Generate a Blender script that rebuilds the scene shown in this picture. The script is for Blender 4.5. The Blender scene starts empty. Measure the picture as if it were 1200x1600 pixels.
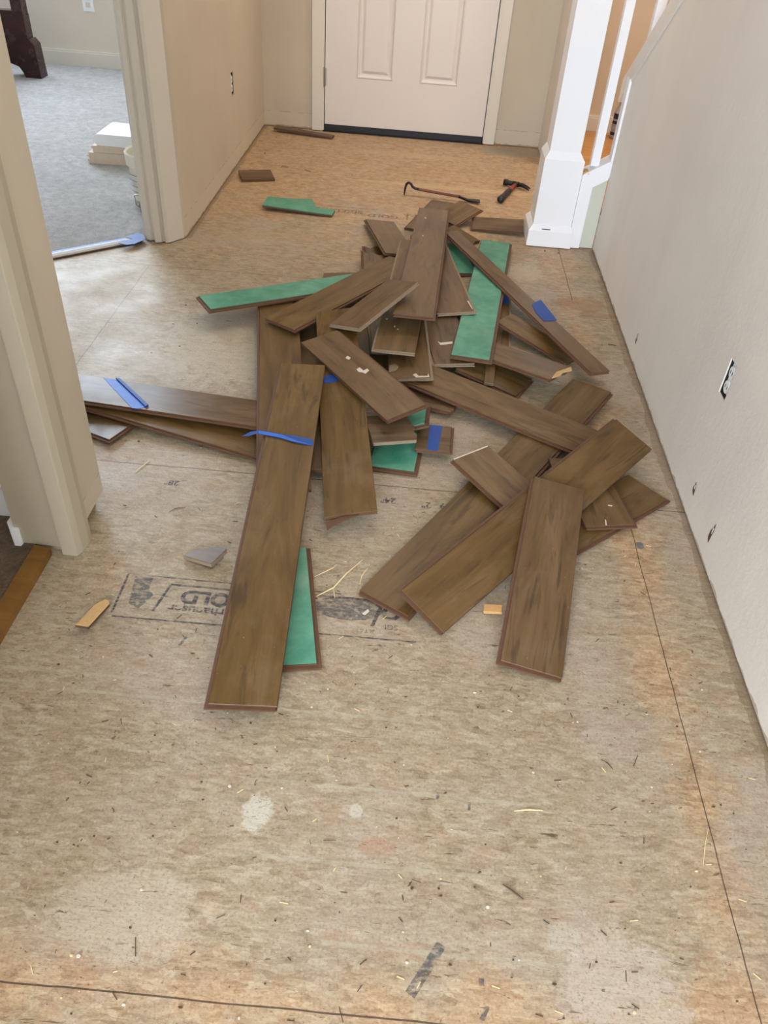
import bpy, bmesh, math, random
from mathutils import Vector, Matrix
random.seed(7)
S = bpy.context.scene
COL = S.collection

# ---------------------------------------------------------------- camera, light, exposure
cam_d = bpy.data.cameras.new('camera'); cam = bpy.data.objects.new('camera', cam_d); COL.objects.link(cam)
R = [[0.9958834654725078, -0.08973257423203516, 0.012813599032303101],
     [0.0675194479027954, 0.6400644462227223, -0.7653486975467467],
     [0.06047517964727379, 0.7630632803400332, 0.6434882927010699]]
mw = Matrix([R[0]+[0], R[1]+[0], R[2]+[1.25823], [0, 0, 0, 1]])
cam.matrix_world = mw
cam_d.sensor_fit = 'VERTICAL'; cam_d.sensor_height = 24.0; cam_d.lens = 24.0*1230.065/1600.0
cam_d.clip_start = 0.05; cam_d.clip_end = 60
S.camera = cam
S.view_settings.view_transform = 'Standard'; S.view_settings.look = 'None'
S.view_settings.gamma = 1; S.view_settings.use_curve_mapping = False
S.view_settings.exposure = 0.12
wd = bpy.data.worlds.new('world'); S.world = wd; wd.use_nodes = True
bg = wd.node_tree.nodes['Background']; bg.inputs[0].default_value = (0.72, 0.86, 1.0, 1); bg.inputs[1].default_value = 1.6

def area(name, loc, target, sx, sy, power, color, spread=180):
    l = bpy.data.lights.new(name, 'AREA'); l.shape = 'RECTANGLE'; l.size = sx; l.size_y = sy
    l.energy = power; l.color = color; l.spread = math.radians(spread)
    o = bpy.data.objects.new(name, l); COL.objects.link(o); o.location = loc
    o.rotation_euler = (Vector(target)-Vector(loc)).to_track_quat('-Z', 'Y').to_euler()
    return o
# daylight through the living room windows behind the camera, through the bedroom window, and the two ceiling lamps
area('window_daylight_rear', (-1.0, -3.55, 1.5), (-0.1, 2.0, 0.8), 1.7, 1.7, 265, (0.84, 0.91, 1.0))
area('window_daylight_bedroom', (-2.78, 6.15, 2.0), (-1.4, 3.0, 0.0), 1.9, 1.9, 185, (0.74, 0.87, 1.0))
area('entry_ceiling_light', (-0.15, 3.75, 2.52), (-0.15, 3.7, 0), 0.7, 0.7, 12.5, (1.0, 0.87, 0.73))
area('hall_ceiling_light', (0.0, 0.9, 2.52), (0.0, 0.95, 0), 1.2, 1.2, 3.5, (1.0, 0.97, 0.94))
area('stair_light', (1.35, 3.9, 2.5), (1.3, 4.3, 0), 0.5, 0.5, 24, (1.0, 0.88, 0.76))
area('side_room_light', (-2.2, 0.2, 2.4), (-2.0, 0.3, 0), 0.6, 0.6, 4, (1.0, 0.92, 0.82))

# ---------------------------------------------------------------- helpers
def newobj(name, me, parent=None, mats=()):
    o = bpy.data.objects.new(name, me); COL.objects.link(o)
    for m in mats: me.materials.append(m)
    if parent: o.parent = parent
    return o
def tag(o, label, cat, group=None):
    o['label'] = label; o['category'] = cat
    if group: o['group'] = group
    return o
def struct(o): o['kind'] = 'structure'; return o
def empty(name, loc=(0, 0, 0), rz=0):
    o = bpy.data.objects.new(name, None); COL.objects.link(o); o.location = loc; o.rotation_euler = (0, 0, rz)
    o.empty_display_size = .05
    return o
class MB:
    """collects shapes into one mesh"""
    def __init__(s): s.bm = bmesh.new(); s.mi = 0
    def face(s, vs, mi=None):
        try: f = s.bm.faces.new(vs)
        except ValueError: return None
        f.material_index = s.mi if mi is None else mi
        return f
    def prism(s, pts, z0, z1, M=None, bevel=0):
        """pts: xy outline, extruded z0..z1, optional matrix"""
        M = M or Matrix.Identity(4)
        a = [s.bm.verts.new(M @ Vector((p[0], p[1], z0))) for p in pts]
        b = [s.bm.verts.new(M @ Vector((p[0], p[1], z1))) for p in pts]
        n = len(pts)
        s.face(list(reversed(a))); s.face(b)
        for i in range(n): s.face([a[i], a[(i+1) % n], b[(i+1) % n], b[i]])
    def box(s, x0, x1, y0, y1, z0, z1, M=None):
        s.prism([(x0, y0), (x1, y0), (x1, y1), (x0, y1)], z0, z1, M)
    def frustum(s, a, b):
        """a, b: lists of 3D points (same count)"""
        va = [s.bm.verts.new(p) for p in a]; vb = [s.bm.verts.new(p) for p in b]; n = len(a)
        s.face(list(reversed(va))); s.face(vb)
        for i in range(n): s.face([va[i], va[(i+1) % n], vb[(i+1) % n], vb[i]])
    def tube(s, pts, rad, n=10, flat=1.0):
        pts = [Vector(p) for p in pts]
        if not hasattr(rad, '__len__'): rad = [rad]*len(pts)
        rings = []; up = Vector((0, 0, 1))
        for i, p in enumerate(pts):
            d = (pts[min(i+1, len(pts)-1)]-pts[max(i-1, 0)]).normalized()
            u = up if abs(d.dot(up)) < .95 else Vector((0, 1, 0))
            a = d.cross(u).normalized(); b = a.cross(d).normalized()
            rings.append([s.bm.verts.new(p+a*math.cos(2*math.pi*k/n)*rad[i]+b*math.sin(2*math.pi*k/n)*rad[i]*flat) for k in range(n)])
        for i in range(len(rings)-1):
            for k in range(n): s.face([rings[i][k], rings[i][(k+1) % n], rings[i+1][(k+1) % n], rings[i+1][k]])
        s.face(list(reversed(rings[0]))); s.face(rings[-1])
    def lathe(s, prof, c=(0, 0, 0), n=40, cap0=True, cap1=True):
        rings = [[s.bm.verts.new((c[0]+r*math.cos(2*math.pi*k/n), c[1]+r*math.sin(2*math.pi*k/n), c[2]+z)) for k in range(n)] for r, z in prof]
        for i in range(len(rings)-1):
            for k in range(n): s.face([rings[i][k], rings[i][(k+1) % n], rings[i+1][(k+1) % n], rings[i+1][k]])
        if cap0: s.face(list(reversed(rings[0])))
        if cap1: s.face(rings[-1])
    def build(s, name, mats, parent=None, smooth=False, bevel=0, seg=2):
        if bevel:
            es = [e for e in s.bm.edges if len(e.link_faces) == 2 and e.calc_face_angle(0) > .6]
            bmesh.ops.bevel(s.bm, geom=es, offset=bevel, segments=seg, affect='EDGES', profile=.5)
        bmesh.ops.recalc_face_normals(s.bm, faces=s.bm.faces)
        me = bpy.data.meshes.new(name); s.bm.to_mesh(me); s.bm.free()
        if smooth:
            for p in me.polygons: p.use_smooth = True
        if not isinstance(mats, (list, tuple)): mats = [mats]
        return newobj(name, me, parent, mats)

# ---------------------------------------------------------------- materials
def c3(r, g, b):
    f = lambda v: (v/255/12.92) if v/255 <= .04045 else ((v/255+.055)/1.055)**2.4
    return (f(r), f(g), f(b), 1)
class NT:
    def __init__(s, name):
        s.m = bpy.data.materials.new(name); s.m.use_nodes = True; s.t = s.m.node_tree
        s.b = s.t.nodes['Principled BSDF']; s.out = s.t.nodes['Material Output']
    def n(s, typ, ins={}, **kw):
        nd = s.t.nodes.new(typ)
        for k, v in kw.items(): setattr(nd, k, v)
        for k, v in ins.items():
            if isinstance(v, bpy.types.NodeSocket): s.t.links.new(v, nd.inputs[k])
            else: nd.inputs[k].default_value = v
        return nd
    def link(s, a, b): s.t.links.new(a, b)
    def math(s, op, a, b=0.0, c=None, clamp=False):
        nd = s.t.nodes.new('ShaderNodeMath'); nd.operation = op; nd.use_clamp = clamp
        for i, v in enumerate((a, b, c)):
            if v is None: continue
            if isinstance(v, bpy.types.NodeSocket): s.t.links.new(v, nd.inputs[i])
            else: nd.inputs[i].default_value = v
        return nd.outputs[0]
    def mix(s, f, a, b, mode='MIX'):
        nd = s.t.nodes.new('ShaderNodeMix'); nd.data_type = 'RGBA'; nd.blend_type = mode
        for i, v in ((0, f), (6, a), (7, b)):
            if isinstance(v, bpy.types.NodeSocket): s.t.links.new(v, nd.inputs[i])
            else: nd.inputs[i].default_value = v
        return nd.outputs[2]
    def ramp(s, f, stops, interp='LINEAR'):
        nd = s.t.nodes.new('ShaderNodeValToRGB'); cr = nd.color_ramp; cr.interpolation = interp
        while len(cr.elements) < len(stops): cr.elements.new(.5)
        for e, (p, c) in zip(cr.elements, stops):
            e.position = p; e.color = c if hasattr(c, '__len__') else (c, c, c, 1)
        s.link(f, nd.inputs[0]); return nd.outputs[0]
    def coord(s, out='Object'): return s.t.nodes.new('ShaderNodeTexCoord').outputs[out]
    def mapping(s, v, scale=(1, 1, 1), rot=(0, 0, 0), loc=(0, 0, 0)):
        return s.n('ShaderNodeMapping', {'Vector': v, 'Scale': scale, 'Rotation': rot, 'Location': loc}).outputs[0]
    def noise(s, v, scale, detail=4, rough=.55, dist=0.0):
        return s.n('ShaderNodeTexNoise', {'Vector': v, 'Scale': scale, 'Detail': detail, 'Roughness': rough, 'Distortion': dist})
    def bump(s, h, strength, dist=.002, prev=None):
        ins = {'Height': h, 'Strength': strength, 'Distance': dist}
        if prev: ins['Normal'] = prev
        o = s.n('ShaderNodeBump', ins).outputs[0]; s.link(o, s.b.inputs['Normal']); return o
    def set(s, **k):
        for a, v in k.items():
            key = {'col': 'Base Color', 'rough': 'Roughness', 'metal': 'Metallic', 'coat': 'Coat Weight', 'spec': 'Specular IOR Level', 'alpha': 'Alpha', 'sheen': 'Sheen Weight'}[a]
            if isinstance(v, bpy.types.NodeSocket): s.link(v, s.b.inputs[key])
            else: s.b.inputs[key].default_value = v
        return s.m
def plain(name, col, rough=.5, metal=0, var=.06, scale=30, bump=0, **k):
    t = NT(name); nz = t.noise(t.coord(), scale)
    f = t.math('MULTIPLY_ADD', nz.outputs[0], 2*var, 1-var)
    cc = t.mix(1.0, col, t.n('ShaderNodeCombineColor', {0: f, 1: f, 2: f}).outputs[0], 'MULTIPLY')
    t.set(col=cc, rough=rough, metal=metal, **k)
    if bump: t.bump(nz.outputs[0], bump)
    return t.m
MAT = {}
def wall_mat(name, col, seam=1.0, scuff=.35, xside=None):
    t = NT(name); co = t.coord()
    big = t.noise(co, 1.7, 3).outputs[0]; fine = t.noise(co, 160, 2).outputs[0]; peel = t.noise(co, 55, 3, .6).outputs[0]
    base = t.mix(t.ramp(big, [(.35, 0), (.7, 1)]), col, tuple(c*.90 for c in col[:3])+(1,))
    mp = t.mapping(co, (3, 3, .6))
    st = t.ramp(t.noise(mp, 1.4, 4, .6).outputs[0], [(.50, 0), (.72, scuff)])
    base = t.mix(st, base, tuple(c*.80 for c in col[:3])+(1,))
    if seam:   # torn paint line left by the removed baseboard and dirty bottom edge
        z = t.n('ShaderNodeSeparateXYZ', {0: co}).outputs[2]
        d = t.math('ABSOLUTE', t.math('SUBTRACT', z, .082))
        ln = t.math('LESS_THAN', d, .0013)
        g = t.ramp(t.noise(t.mapping(co, (6, 6, 1)), 3, 3).outputs[0], [(.47, 0), (.56, 1)])
        base = t.mix(t.math('MULTIPLY', t.math('MULTIPLY', ln, g), .75*seam), base, c3(120, 100, 80))
        lo = t.math('LESS_THAN', z, .082)
        base = t.mix(t.math('MULTIPLY', lo, .25*seam), base, tuple(min(1, c*1.08) for c in col[:3])+(1,))
        dirt = t.math('LESS_THAN', z, t.math('MULTIPLY_ADD', t.noise(co, 22, 4).outputs[0], .03, -.004))
        base = t.mix(t.math('MULTIPLY', dirt, .55), base, c3(140, 115, 90))
    t.set(col=base, rough=.62, spec=.3)
    t.bump(t.math('ADD', peel, t.math('MULTIPLY', fine, .4)), .22, .003)
    return t.m
MAT['wall'] = wall_mat('wall_paint', c3(234, 229, 222), seam=.12)
MAT['wall_tan_shaded'] = wall_mat('wall_paint_shaded', c3(206, 195, 176))  # darker copy of the wall paint, shading the left and stub walls
MAT['wall_plain'] = wall_mat('wall_paint_bedroom', c3(226, 214, 200), seam=0, scuff=.1)
MAT['wall_stair'] = wall_mat('wall_paint_stair', c3(212, 194, 170), seam=0, scuff=.1)
MAT['wall_green'] = wall_mat('wall_paint_pale_green', c3(208, 212, 198), seam=0, scuff=.2)
MAT['ceiling'] = plain('ceiling_paint', c3(236, 233, 226), .8)
MAT['white'] = plain('white_trim_paint', c3(244, 246, 251), .35, var=.02, scale=8)
MAT['trim_cream'] = plain('cream_trim_paint', c3(222, 216, 204), .38, var=.04, scale=6)
MAT['trim_shaded'] = plain('shaded_trim_paint', c3(178, 168, 148), .42, var=.05, scale=5)  # trim paint darkened to put shade on the near left jamb
MAT['door'] = plain('door_paint', c3(226, 219, 214), .4, var=.02, scale=5)
MAT['black'] = plain('black_rubber', (.012, .012, .018, 1), .45)
MAT['steel'] = plain('brushed_steel', (.35, .34, .33, 1), .4, 1.0)
MAT['darksteel'] = plain('dark_steel', (.03, .028, .027, 1), .42, .7)
MAT['red_paint'] = plain('worn_red_paint', c3(140, 52, 34), .45, var=.25, scale=120)
MAT['hole'] = plain('hole_dark', (.01, .009, .012, 1), .9)
MAT['plaster'] = plain('white_plaster', c3(214, 204, 192), .8, var=.12, scale=200, bump=.3)
MAT['rawwood'] = plain('raw_pale_wood', c3(206, 170, 118), .7, var=.2, scale=150, bump=.3)
MAT['rust'] = plain('rusty_painted_bar', c3(112, 58, 42), .5, var=.3, scale=120)
MAT['straw'] = plain('pale_splinter_wood', c3(226, 204, 158), .6, var=.15, scale=200)
MAT['darkchip'] = plain('dark_splinter_wood', c3(84, 62, 44), .6, var=.3, scale=200)
MAT['tan_block'] = plain('tan_block_wood', c3(196, 152, 96), .6, var=.15, scale=90)
MAT['tape'] = plain('blue_painters_tape', c3(10, 70, 152), .55, var=.12, scale=60, bump=.2)
MAT['tape_pale'] = plain('blue_tape_back_sheen', c3(36, 104, 204), .5, var=.2, scale=80, bump=.2)  # paler blue: tape back, and sheen painted on the wide plank strip
MAT['foam'] = None
def foam_mat():
    t = NT('green_foam_backing'); co = t.coord()
    oi = t.n('ShaderNodeObjectInfo')
    v = t.n('ShaderNodeVectorMath', {0: co, 1: oi.outputs['Random']}, operation='ADD').outputs[0]
    a = t.noise(v, 14, 6, .65, .4).outputs[0]; b = t.noise(v, 120, 2).outputs[0]
    col = t.ramp(a, [(.25, c3(58, 130, 108)), (.5, c3(82, 150, 126)), (.78, c3(112, 172, 148))])
    col = t.mix(t.ramp(t.noise(v, 5, 4).outputs[0], [(.58, 0), (.75, .35)]), col, c3(140, 160, 140))
    t.set(col=col, rough=.42, spec=.4); t.bump(b, .15, .001); return t.m
MAT['foam'] = foam_mat()
def wood_mat(name, cols, fig=1.0, rough=.36, scale=1.0):
    t = NT(name); co = t.coord(); oi = t.n('ShaderNodeObjectInfo')
    off = t.n('ShaderNodeVectorMath', {0: oi.outputs['Random'], 1: (37.0, 11.0, 5.0)}, operation='MULTIPLY').outputs[0]
    v = t.n('ShaderNodeVectorMath', {0: co, 1: off}, operation='ADD').outputs[0]
    g1 = t.noise(t.mapping(v, (2.6*scale, 16*scale, 6)), 1.0, 5, .6, 1.1).outputs[0]
    g2 = t.noise(t.mapping(v, (7*scale, 150*scale, 30)), 1.0, 4, .6).outputs[0]
    g3 = t.noise(t.mapping(v, (3.5*scale, 26*scale, 8)), 1.0, 3, .5, 2.2).outputs[0]
    col = t.ramp(g1, [(.28, cols[0]), (.48, cols[1]), (.72, cols[2])])
    col = t.mix(t.ramp(g3, [(.57, 0), (.70, .62*fig)]), col, cols[3])
    col = t.mix(t.math('MULTIPLY', t.ramp(g2, [(.35, 1), (.6, 0)]), .12), col, cols[3])
    hue = t.n('ShaderNodeHueSaturation', {'Color': col, 'Hue': t.math('MULTIPLY_ADD', oi.outputs['Random'], .012, .494), 'Saturation': t.math('MULTIPLY_ADD', oi.outputs['Random'], .22, .86), 'Value': 1.0}).outputs[0]
    col = t.mix(1.0, hue, oi.outputs['Color'], 'MULTIPLY')
    dust = t.ramp(t.noise(v, 9, 5, .65).outputs[0], [(.52, 0), (.76, .16)])
    col = t.mix(dust, col, c3(150, 136, 118))
    sp = t.ramp(t.noise(v, 170, 2, .5).outputs[0], [(.76, 0), (.78, .4)])
    col = t.mix(sp, col, c3(196, 184, 166))
    rr = t.math('MULTIPLY_ADD', dust, .8, rough)
    t.set(col=col, rough=rr, spec=.34); t.bump(g2, .12, .0006); return t.m
MAT['wood'] = wood_mat('brown_laminate_decor', [c3(81, 57, 30), c3(100, 75, 44), c3(118, 92, 60), c3(54, 40, 26)])
MAT['edge'] = plain('red_brown_fibre_core', c3(96, 66, 46), .7, var=.2, scale=120, bump=.2)
MAT['edge_dust'] = plain('dusty_fibre_core', c3(142, 126, 106), .8, var=.2, scale=150, bump=.3)
MAT['threshold_wood'] = wood_mat('golden_brown_threshold_wood', [c3(112, 76, 36), c3(128, 90, 46), c3(142, 102, 56), c3(96, 64, 34)], .4, .4)
MAT['mahogany'] = wood_mat('dark_mahogany', [c3(44, 24, 26), c3(60, 34, 34), c3(74, 44, 42), c3(32, 18, 20)], .4, .25)
MAT['treadwood'] = wood_mat('orange_tread_wood', [c3(170, 118, 66), c3(190, 136, 80), c3(206, 152, 92), c3(150, 100, 54)], .3, .4)
def carpet(name, a, b, sc=170):
    t = NT(name); co = t.coord()
    n1 = t.noise(co, sc, 4, .8).outputs[0]; n2 = t.noise(co, 26, 4, .7, .6).outputs[0]; n3 = t.noise(co, 4, 3).outputs[0]
    f = t.math('ADD', t.math('MULTIPLY', n1, .55), t.math('MULTIPLY', n2, .45))
    col = t.ramp(f, [(.36, a), (.62, b)])
    col = t.mix(t.ramp(n3, [(.4, 0), (.7, .2)]), col, a)
    t.set(col=col, rough=.95, spec=.1, sheen=.2); t.bump(f, 1.0, .012); return t.m
MAT['carpet_light'] = carpet('pale_grey_carpet', c3(150, 146, 144), c3(206, 203, 202))
MAT['carpet_brown'] = carpet('brown_carpet', c3(66, 50, 34), c3(128, 104, 78), 130)
MAT['cloth'] = plain('canvas_drop_cloth', c3(206, 190, 172), .9, var=.08, scale=60, bump=.3)
MAT['cloth_white'] = plain('white_drop_cloth', c3(232, 234, 238), .85, var=.03, scale=40, bump=.2)
MAT['bucket'] = plain('off_white_plastic', c3(226, 222, 206), .4, var=.03)
MAT['bucket_rim'] = plain('cream_plastic', c3(228, 224, 204), .4, var=.03)
MAT['ink_grey'] = plain('grey_print', c3(158, 164, 170), .6)
MAT['navy'] = plain('navy_print', c3(24, 30, 70), .5)
MAT['paper_grey'] = plain('grey_paper', c3(160, 152, 146), .6)

def osb():
    t = NT('osb_subfloor'); co = t.coord()
    X = t.n('ShaderNodeSeparateXYZ', {0: co}); x, y = X.outputs[0], X.outputs[1]
    warp = t.noise(co, 6, 3).outputs['Color']
    v = t.n('ShaderNodeVectorMath', {0: co, 1: t.n('ShaderNodeVectorMath', {0: warp, 'Scale': .012}, operation='SCALE').outputs[0]}, operation='ADD').outputs[0]
    def flakes(rot, sx, sy, seed):
        m = t.mapping(v, (sx, sy, 1), (0, 0, rot), (seed, seed*1.7, 0))
        vo = t.n('ShaderNodeTexVoronoi', {'Vector': m, 'Scale': 1.0, 'Randomness': 1.0}, feature='F1')
        vo.voronoi_dimensions = '2D'
        return t.n('ShaderNodeSeparateColor', {0: vo.outputs['Color']}).outputs[0], vo.outputs['Distance']
    f1, d1 = flakes(.15, 18, 66, 1.3); f2, d2 = flakes(-.75, 18, 60, 4.1); f3, d3 = flakes(1.1, 18, 56, 7.7); f4, d4 = flakes(.5, 60, 150, 2.2)
    sel = t.ramp(t.noise(t.mapping(v, (11, 20, 1), (0, 0, .4)), 1, 3).outputs[0], [(.50, 0), (.53, 1)])
    sel2 = t.ramp(t.noise(t.mapping(v, (13, 18, 1), (0, 0, .5), (5, 5, 0)), 1, 3).outputs['Fac'], [(.54, 0), (.57, 1)])
    fm = t.math('ADD', t.math('MULTIPLY', f1, t.math('SUBTRACT', 1, sel)), t.math('MULTIPLY', f2, sel))
    fm = t.math('ADD', t.math('MULTIPLY', fm, t.math('SUBTRACT', 1, sel2)), t.math('MULTIPLY', f3, sel2))
    def gr(rot, a, b, sd): return t.noise(t.mapping(v, (a, b, 1), (0, 0, rot), (sd, 0, 0)), 1, 4, .7).outputs[0]
    inv = t.math('SUBTRACT', 1, sel); inv2 = t.math('SUBTRACT', 1, sel2)
    grain = t.math('ADD', t.math('MULTIPLY', gr(.08, 30, 130, 0), inv), t.math('MULTIPLY', gr(-.75, 34, 110, 3), sel))
    grain = t.math('ADD', t.math('MULTIPLY', grain, inv2), t.math('MULTIPLY', gr(1.1, 36, 100, 6), sel2))
    fm = t.math('ADD', t.math('MULTIPLY', fm, .17), t.math('ADD', t.math('MULTIPLY', f4, .18), t.math('MULTIPLY', grain, .65)))
    warm = t.ramp(fm, [(.24, c3(140, 108, 78)), (.42, c3(176, 143, 108)), (.58, c3(196, 167, 132)), (.80, c3(214, 190, 152))])
    dusty = t.ramp(fm, [(.22, c3(128, 110, 86)), (.42, c3(162, 145, 119)), (.58, c3(178, 163, 138)), (.80, c3(200, 188, 166))])
    # sanded grey-tan coat, missing along the sheet joints; warmer toward the front door
    big = t.noise(co, 2.2, 5, .6).outputs[0]; med = t.noise(co, 7, 5, .65).outputs[0]
    jr = t.math('SUBTRACT', 1, t.math('DIVIDE', t.math('ABSOLUTE', t.math('SUBTRACT', x, .585)), .10), clamp=True)
    jn = t.math('SUBTRACT', 1, t.math('DIVIDE', t.math('ABSOLUTE', t.math('SUBTRACT', y, .40)), .10), clamp=True)
    jm = t.math('SUBTRACT', 1, t.math('DIVIDE', t.math('ABSOLUTE', t.math('SUBTRACT', y, 1.602)), .05), clamp=True)
    fd = t.math('MULTIPLY', t.math('SUBTRACT', y, 2.75), .8, clamp=True)
    bare = t.math('ADD', t.math('MULTIPLY', jr, .62), t.math('ADD', t.math('MULTIPLY', jn, .55), t.math('MULTIPLY', fd, .85)))
    bare = t.math('ADD', bare, t.math('MULTIPLY', jm, .15))
    bare = t.math('ADD', bare, t.math('MULTIPLY', t.math('SUBTRACT', med, .5), 1.7))
    bare = t.math('ADD', bare, t.math('MULTIPLY', t.math('SUBTRACT', big, .5), .9))
    bm_ = t.ramp(bare, [(.16, 0), (.62, 1)])
    col = t.mix(bm_, dusty, warm)
    # pinkish grey drywall dust
    du = t.ramp(t.noise(t.mapping(co, (1, 1, 1), (0, 0, 0), (3.1, 7.3, 0)), 3.0, 5, .6).outputs[0], [(.46, 0), (.68, .60)])
    col = t.mix(t.math('MULTIPLY', du, t.math('SUBTRACT', 1, t.math('MULTIPLY', bm_, .7))), col, c3(186, 170, 158))
    ro = t.ramp(t.noise(t.mapping(v, (9, 16, 1), (0, 0, .3), (9, 2, 0)), 1, 5, .7).outputs[0], [(.56, 0), (.70, .40)])
    col = t.mix(ro, col, c3(176, 134, 102))
    # pale filler spots, tone patches and one painted sheen with ragged edges
    def spot(cx, cy, r, c, k, ry=None):
        nonlocal col
        dx = t.math('DIVIDE', t.math('SUBTRACT', x, cx), r); dy = t.math('DIVIDE', t.math('SUBTRACT', y, cy), ry or r)
        d = t.math('ADD', t.math('MULTIPLY', dx, dx), t.math('MULTIPLY', dy, dy))
        d = t.math('ADD', d, t.math('MULTIPLY', t.math('SUBTRACT', t.noise(co, 34, 5, .7).outputs[0], .5), 3.4))
        col = t.mix(t.ramp(d, [(.55, k), (1.0, 0)]), col, c)
    spot(-.186, .678, .028, c3(214, 212, 198), .65, .035)
    spot(-.02, .70, .012, c3(214, 212, 200), .5, .014)
    spot(.32, .52, .03, c3(206, 204, 190), .35)
    spot(.62, 2.80, .12, c3(166, 122, 82), .55, .06)
    spot(.68, 2.72, .10, c3(160, 118, 80), .55, .03)
    spot(.02, .64, .035, c3(176, 124, 84), .35, .02)
    spot(.43, 3.05, .09, c3(204, 190, 160), .5)
    spot(.40, .45, .10, c3(206, 194, 182), .5)
    spot(-.35, .50, .12, c3(202, 190, 172), .5, .08)
    spot(-.55, 2.3, .28, c3(206, 198, 182), .45, .34)  # whitish patch paints in the sheen from the bedroom window
    spot(.15, 4.02, .55, c3(222, 192, 146), .45, .035)
    spot(.46, 4.72, .20, c3(160, 152, 132), .8, .10)
    spot(-.1, 4.5, .35, c3(212, 182, 142), .4, .05)
    spot(.604, 1.458, .010, c3(90, 98, 112), .8, .012)
    # dark knots and checks
    iso = t.noise(co, 210, 3, .7).outputs[0]
    col = t.mix(t.ramp(iso, [(.30, .55), (.47, 0)]), col, c3(112, 92, 70))
    col = t.mix(t.ramp(iso, [(.56, 0), (.72, .5)]), col, c3(214, 200, 176))
    ck3 = t.ramp(t.noise(t.mapping(v, (24, 120, 1), (0, 0, -.9), (3, 8, 0)), 1, 3, .6, .8).outputs[0], [(.27, .8), (.31, 0)])
    col = t.mix(ck3, col, c3(92, 70, 50))
    ck4 = t.ramp(t.noise(t.mapping(v, (24, 120, 1), (0, 0, 1.2), (1, 4, 0)), 1, 3, .6, .8).outputs[0], [(.27, .8), (.31, 0)])
    col = t.mix(ck4, col, c3(92, 70, 50))
    ck = t.ramp(t.noise(t.mapping(v, (26, 105, 1), (0, 0, .3)), 1, 4, .7, .6).outputs[0], [(.29, .85), (.36, 0)])
    col = t.mix(ck, col, c3(84, 62, 42))
    ck2 = t.ramp(t.noise(t.mapping(v, (60, 70, 1), (0, 0, -.6)), 1, 2, .5, 1.5).outputs[0], [(.24, .8), (.27, 0)])
    col = t.mix(ck2, col, c3(60, 46, 34))
    # grime against the walls
    for edge, w_ in (('r', .743), ('l', -.94)):
        d = t.math('ABSOLUTE', t.math('SUBTRACT', x, w_))
        lim = t.math('MULTIPLY_ADD', t.noise(t.mapping(co, (20, 7, 1)), 1, 4).outputs[0], .050, -.008)
        mk = t.math('LESS_THAN', d, lim)
        if edge == 'l': mk = t.math('MULTIPLY', mk, t.math('GREATER_THAN', y, 3.11))
        col = t.mix(t.math('MULTIPLY', mk, .42), col, c3(122, 98, 74))
    # sheet joints
    def joint(a, c, w_, lo, hi, b, inten=.85):
        nonlocal col
        wob = t.math('MULTIPLY', t.math('SUBTRACT', t.noise(co, 9, 2).outputs[0], .5), .006)
        d = t.math('ABSOLUTE', t.math('SUBTRACT', t.math('ADD', a, wob), c))
        m = t.math('LESS_THAN', d, w_)
        m = t.math('MULTIPLY', m, t.math('MULTIPLY', t.math('GREATER_THAN', b, lo), t.math('LESS_THAN', b, hi)))
        col = t.mix(t.math('MULTIPLY', m, inten), col, c3(66, 46, 32)); return m
    j = joint(y, .392, .0013, -9, 9, x); joint(y, 1.602, .0014, -9, 9, x); joint(y, 2.822, .0016, -9, .3, x, .7); joint(y, 4.04, .0016, -9, 9, x, .5)
    joint(x, .592, .0011, .39, 1.6, y); joint(x, .597, .0015, 2.83, 3.36, y); joint(x, -1.006, .0016, 1.6, 2.82, y, .6)
    # pale chalk lines snapped across the sheet
    for yy, x0, x1 in ((.741, -.2, .3), (.607, -.2, .24), (.484, -.05, .35), (.89, -.6, .1), (.93, -.9, -.4)):
        d = t.math('ABSOLUTE', t.math('SUBTRACT', y, yy)); m = t.math('MULTIPLY', t.math('LESS_THAN', d, .0035), t.math('MULTIPLY', t.math('GREATER_THAN', x, x0), t.math('LESS_THAN', x, x1)))
        m = t.math('MULTIPLY', m, t.ramp(t.noise(co, 25, 3).outputs[0], [(.4, .15), (.6, .55)]))
        col = t.mix(m, col, c3(184, 180, 160))
    rg = t.ramp(t.noise(co, 5, 4).outputs[0], [(.3, .42), (.7, .62)])
    col = t.mix(1.0, col, (.88, .88, .885, 1), 'MULTIPLY')
    t.set(col=col, rough=rg, spec=.42)
    h = t.math('ADD', t.math('MULTIPLY', fm, .7), t.math('MULTIPLY', grain, .5))
    h = t.math('SUBTRACT', h, t.math('MULTIPLY', j, 2))
    t.bump(h, .45, .0022); return t.m
MAT['osb'] = osb()
def ink():
    t = NT('stamped_ink'); co = t.coord()
    a = t.ramp(t.noise(t.mapping(co, (40, 160, 1)), 1, 5, .7).outputs[0], [(.42, .82), (.60, .12)])
    t.set(col=c3(58, 60, 74), rough=.6, alpha=a); return t.m
MAT['ink'] = ink()
def ink2():
    t = NT('faded_ink'); co = t.coord()
    a = t.ramp(t.noise(t.mapping(co, (60, 120, 1)), 1, 5, .75).outputs[0], [(.45, .55), (.58, .05)])
    t.set(col=c3(78, 84, 92), rough=.6, alpha=a); return t.m
MAT['ink_faded'] = ink2()

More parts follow.
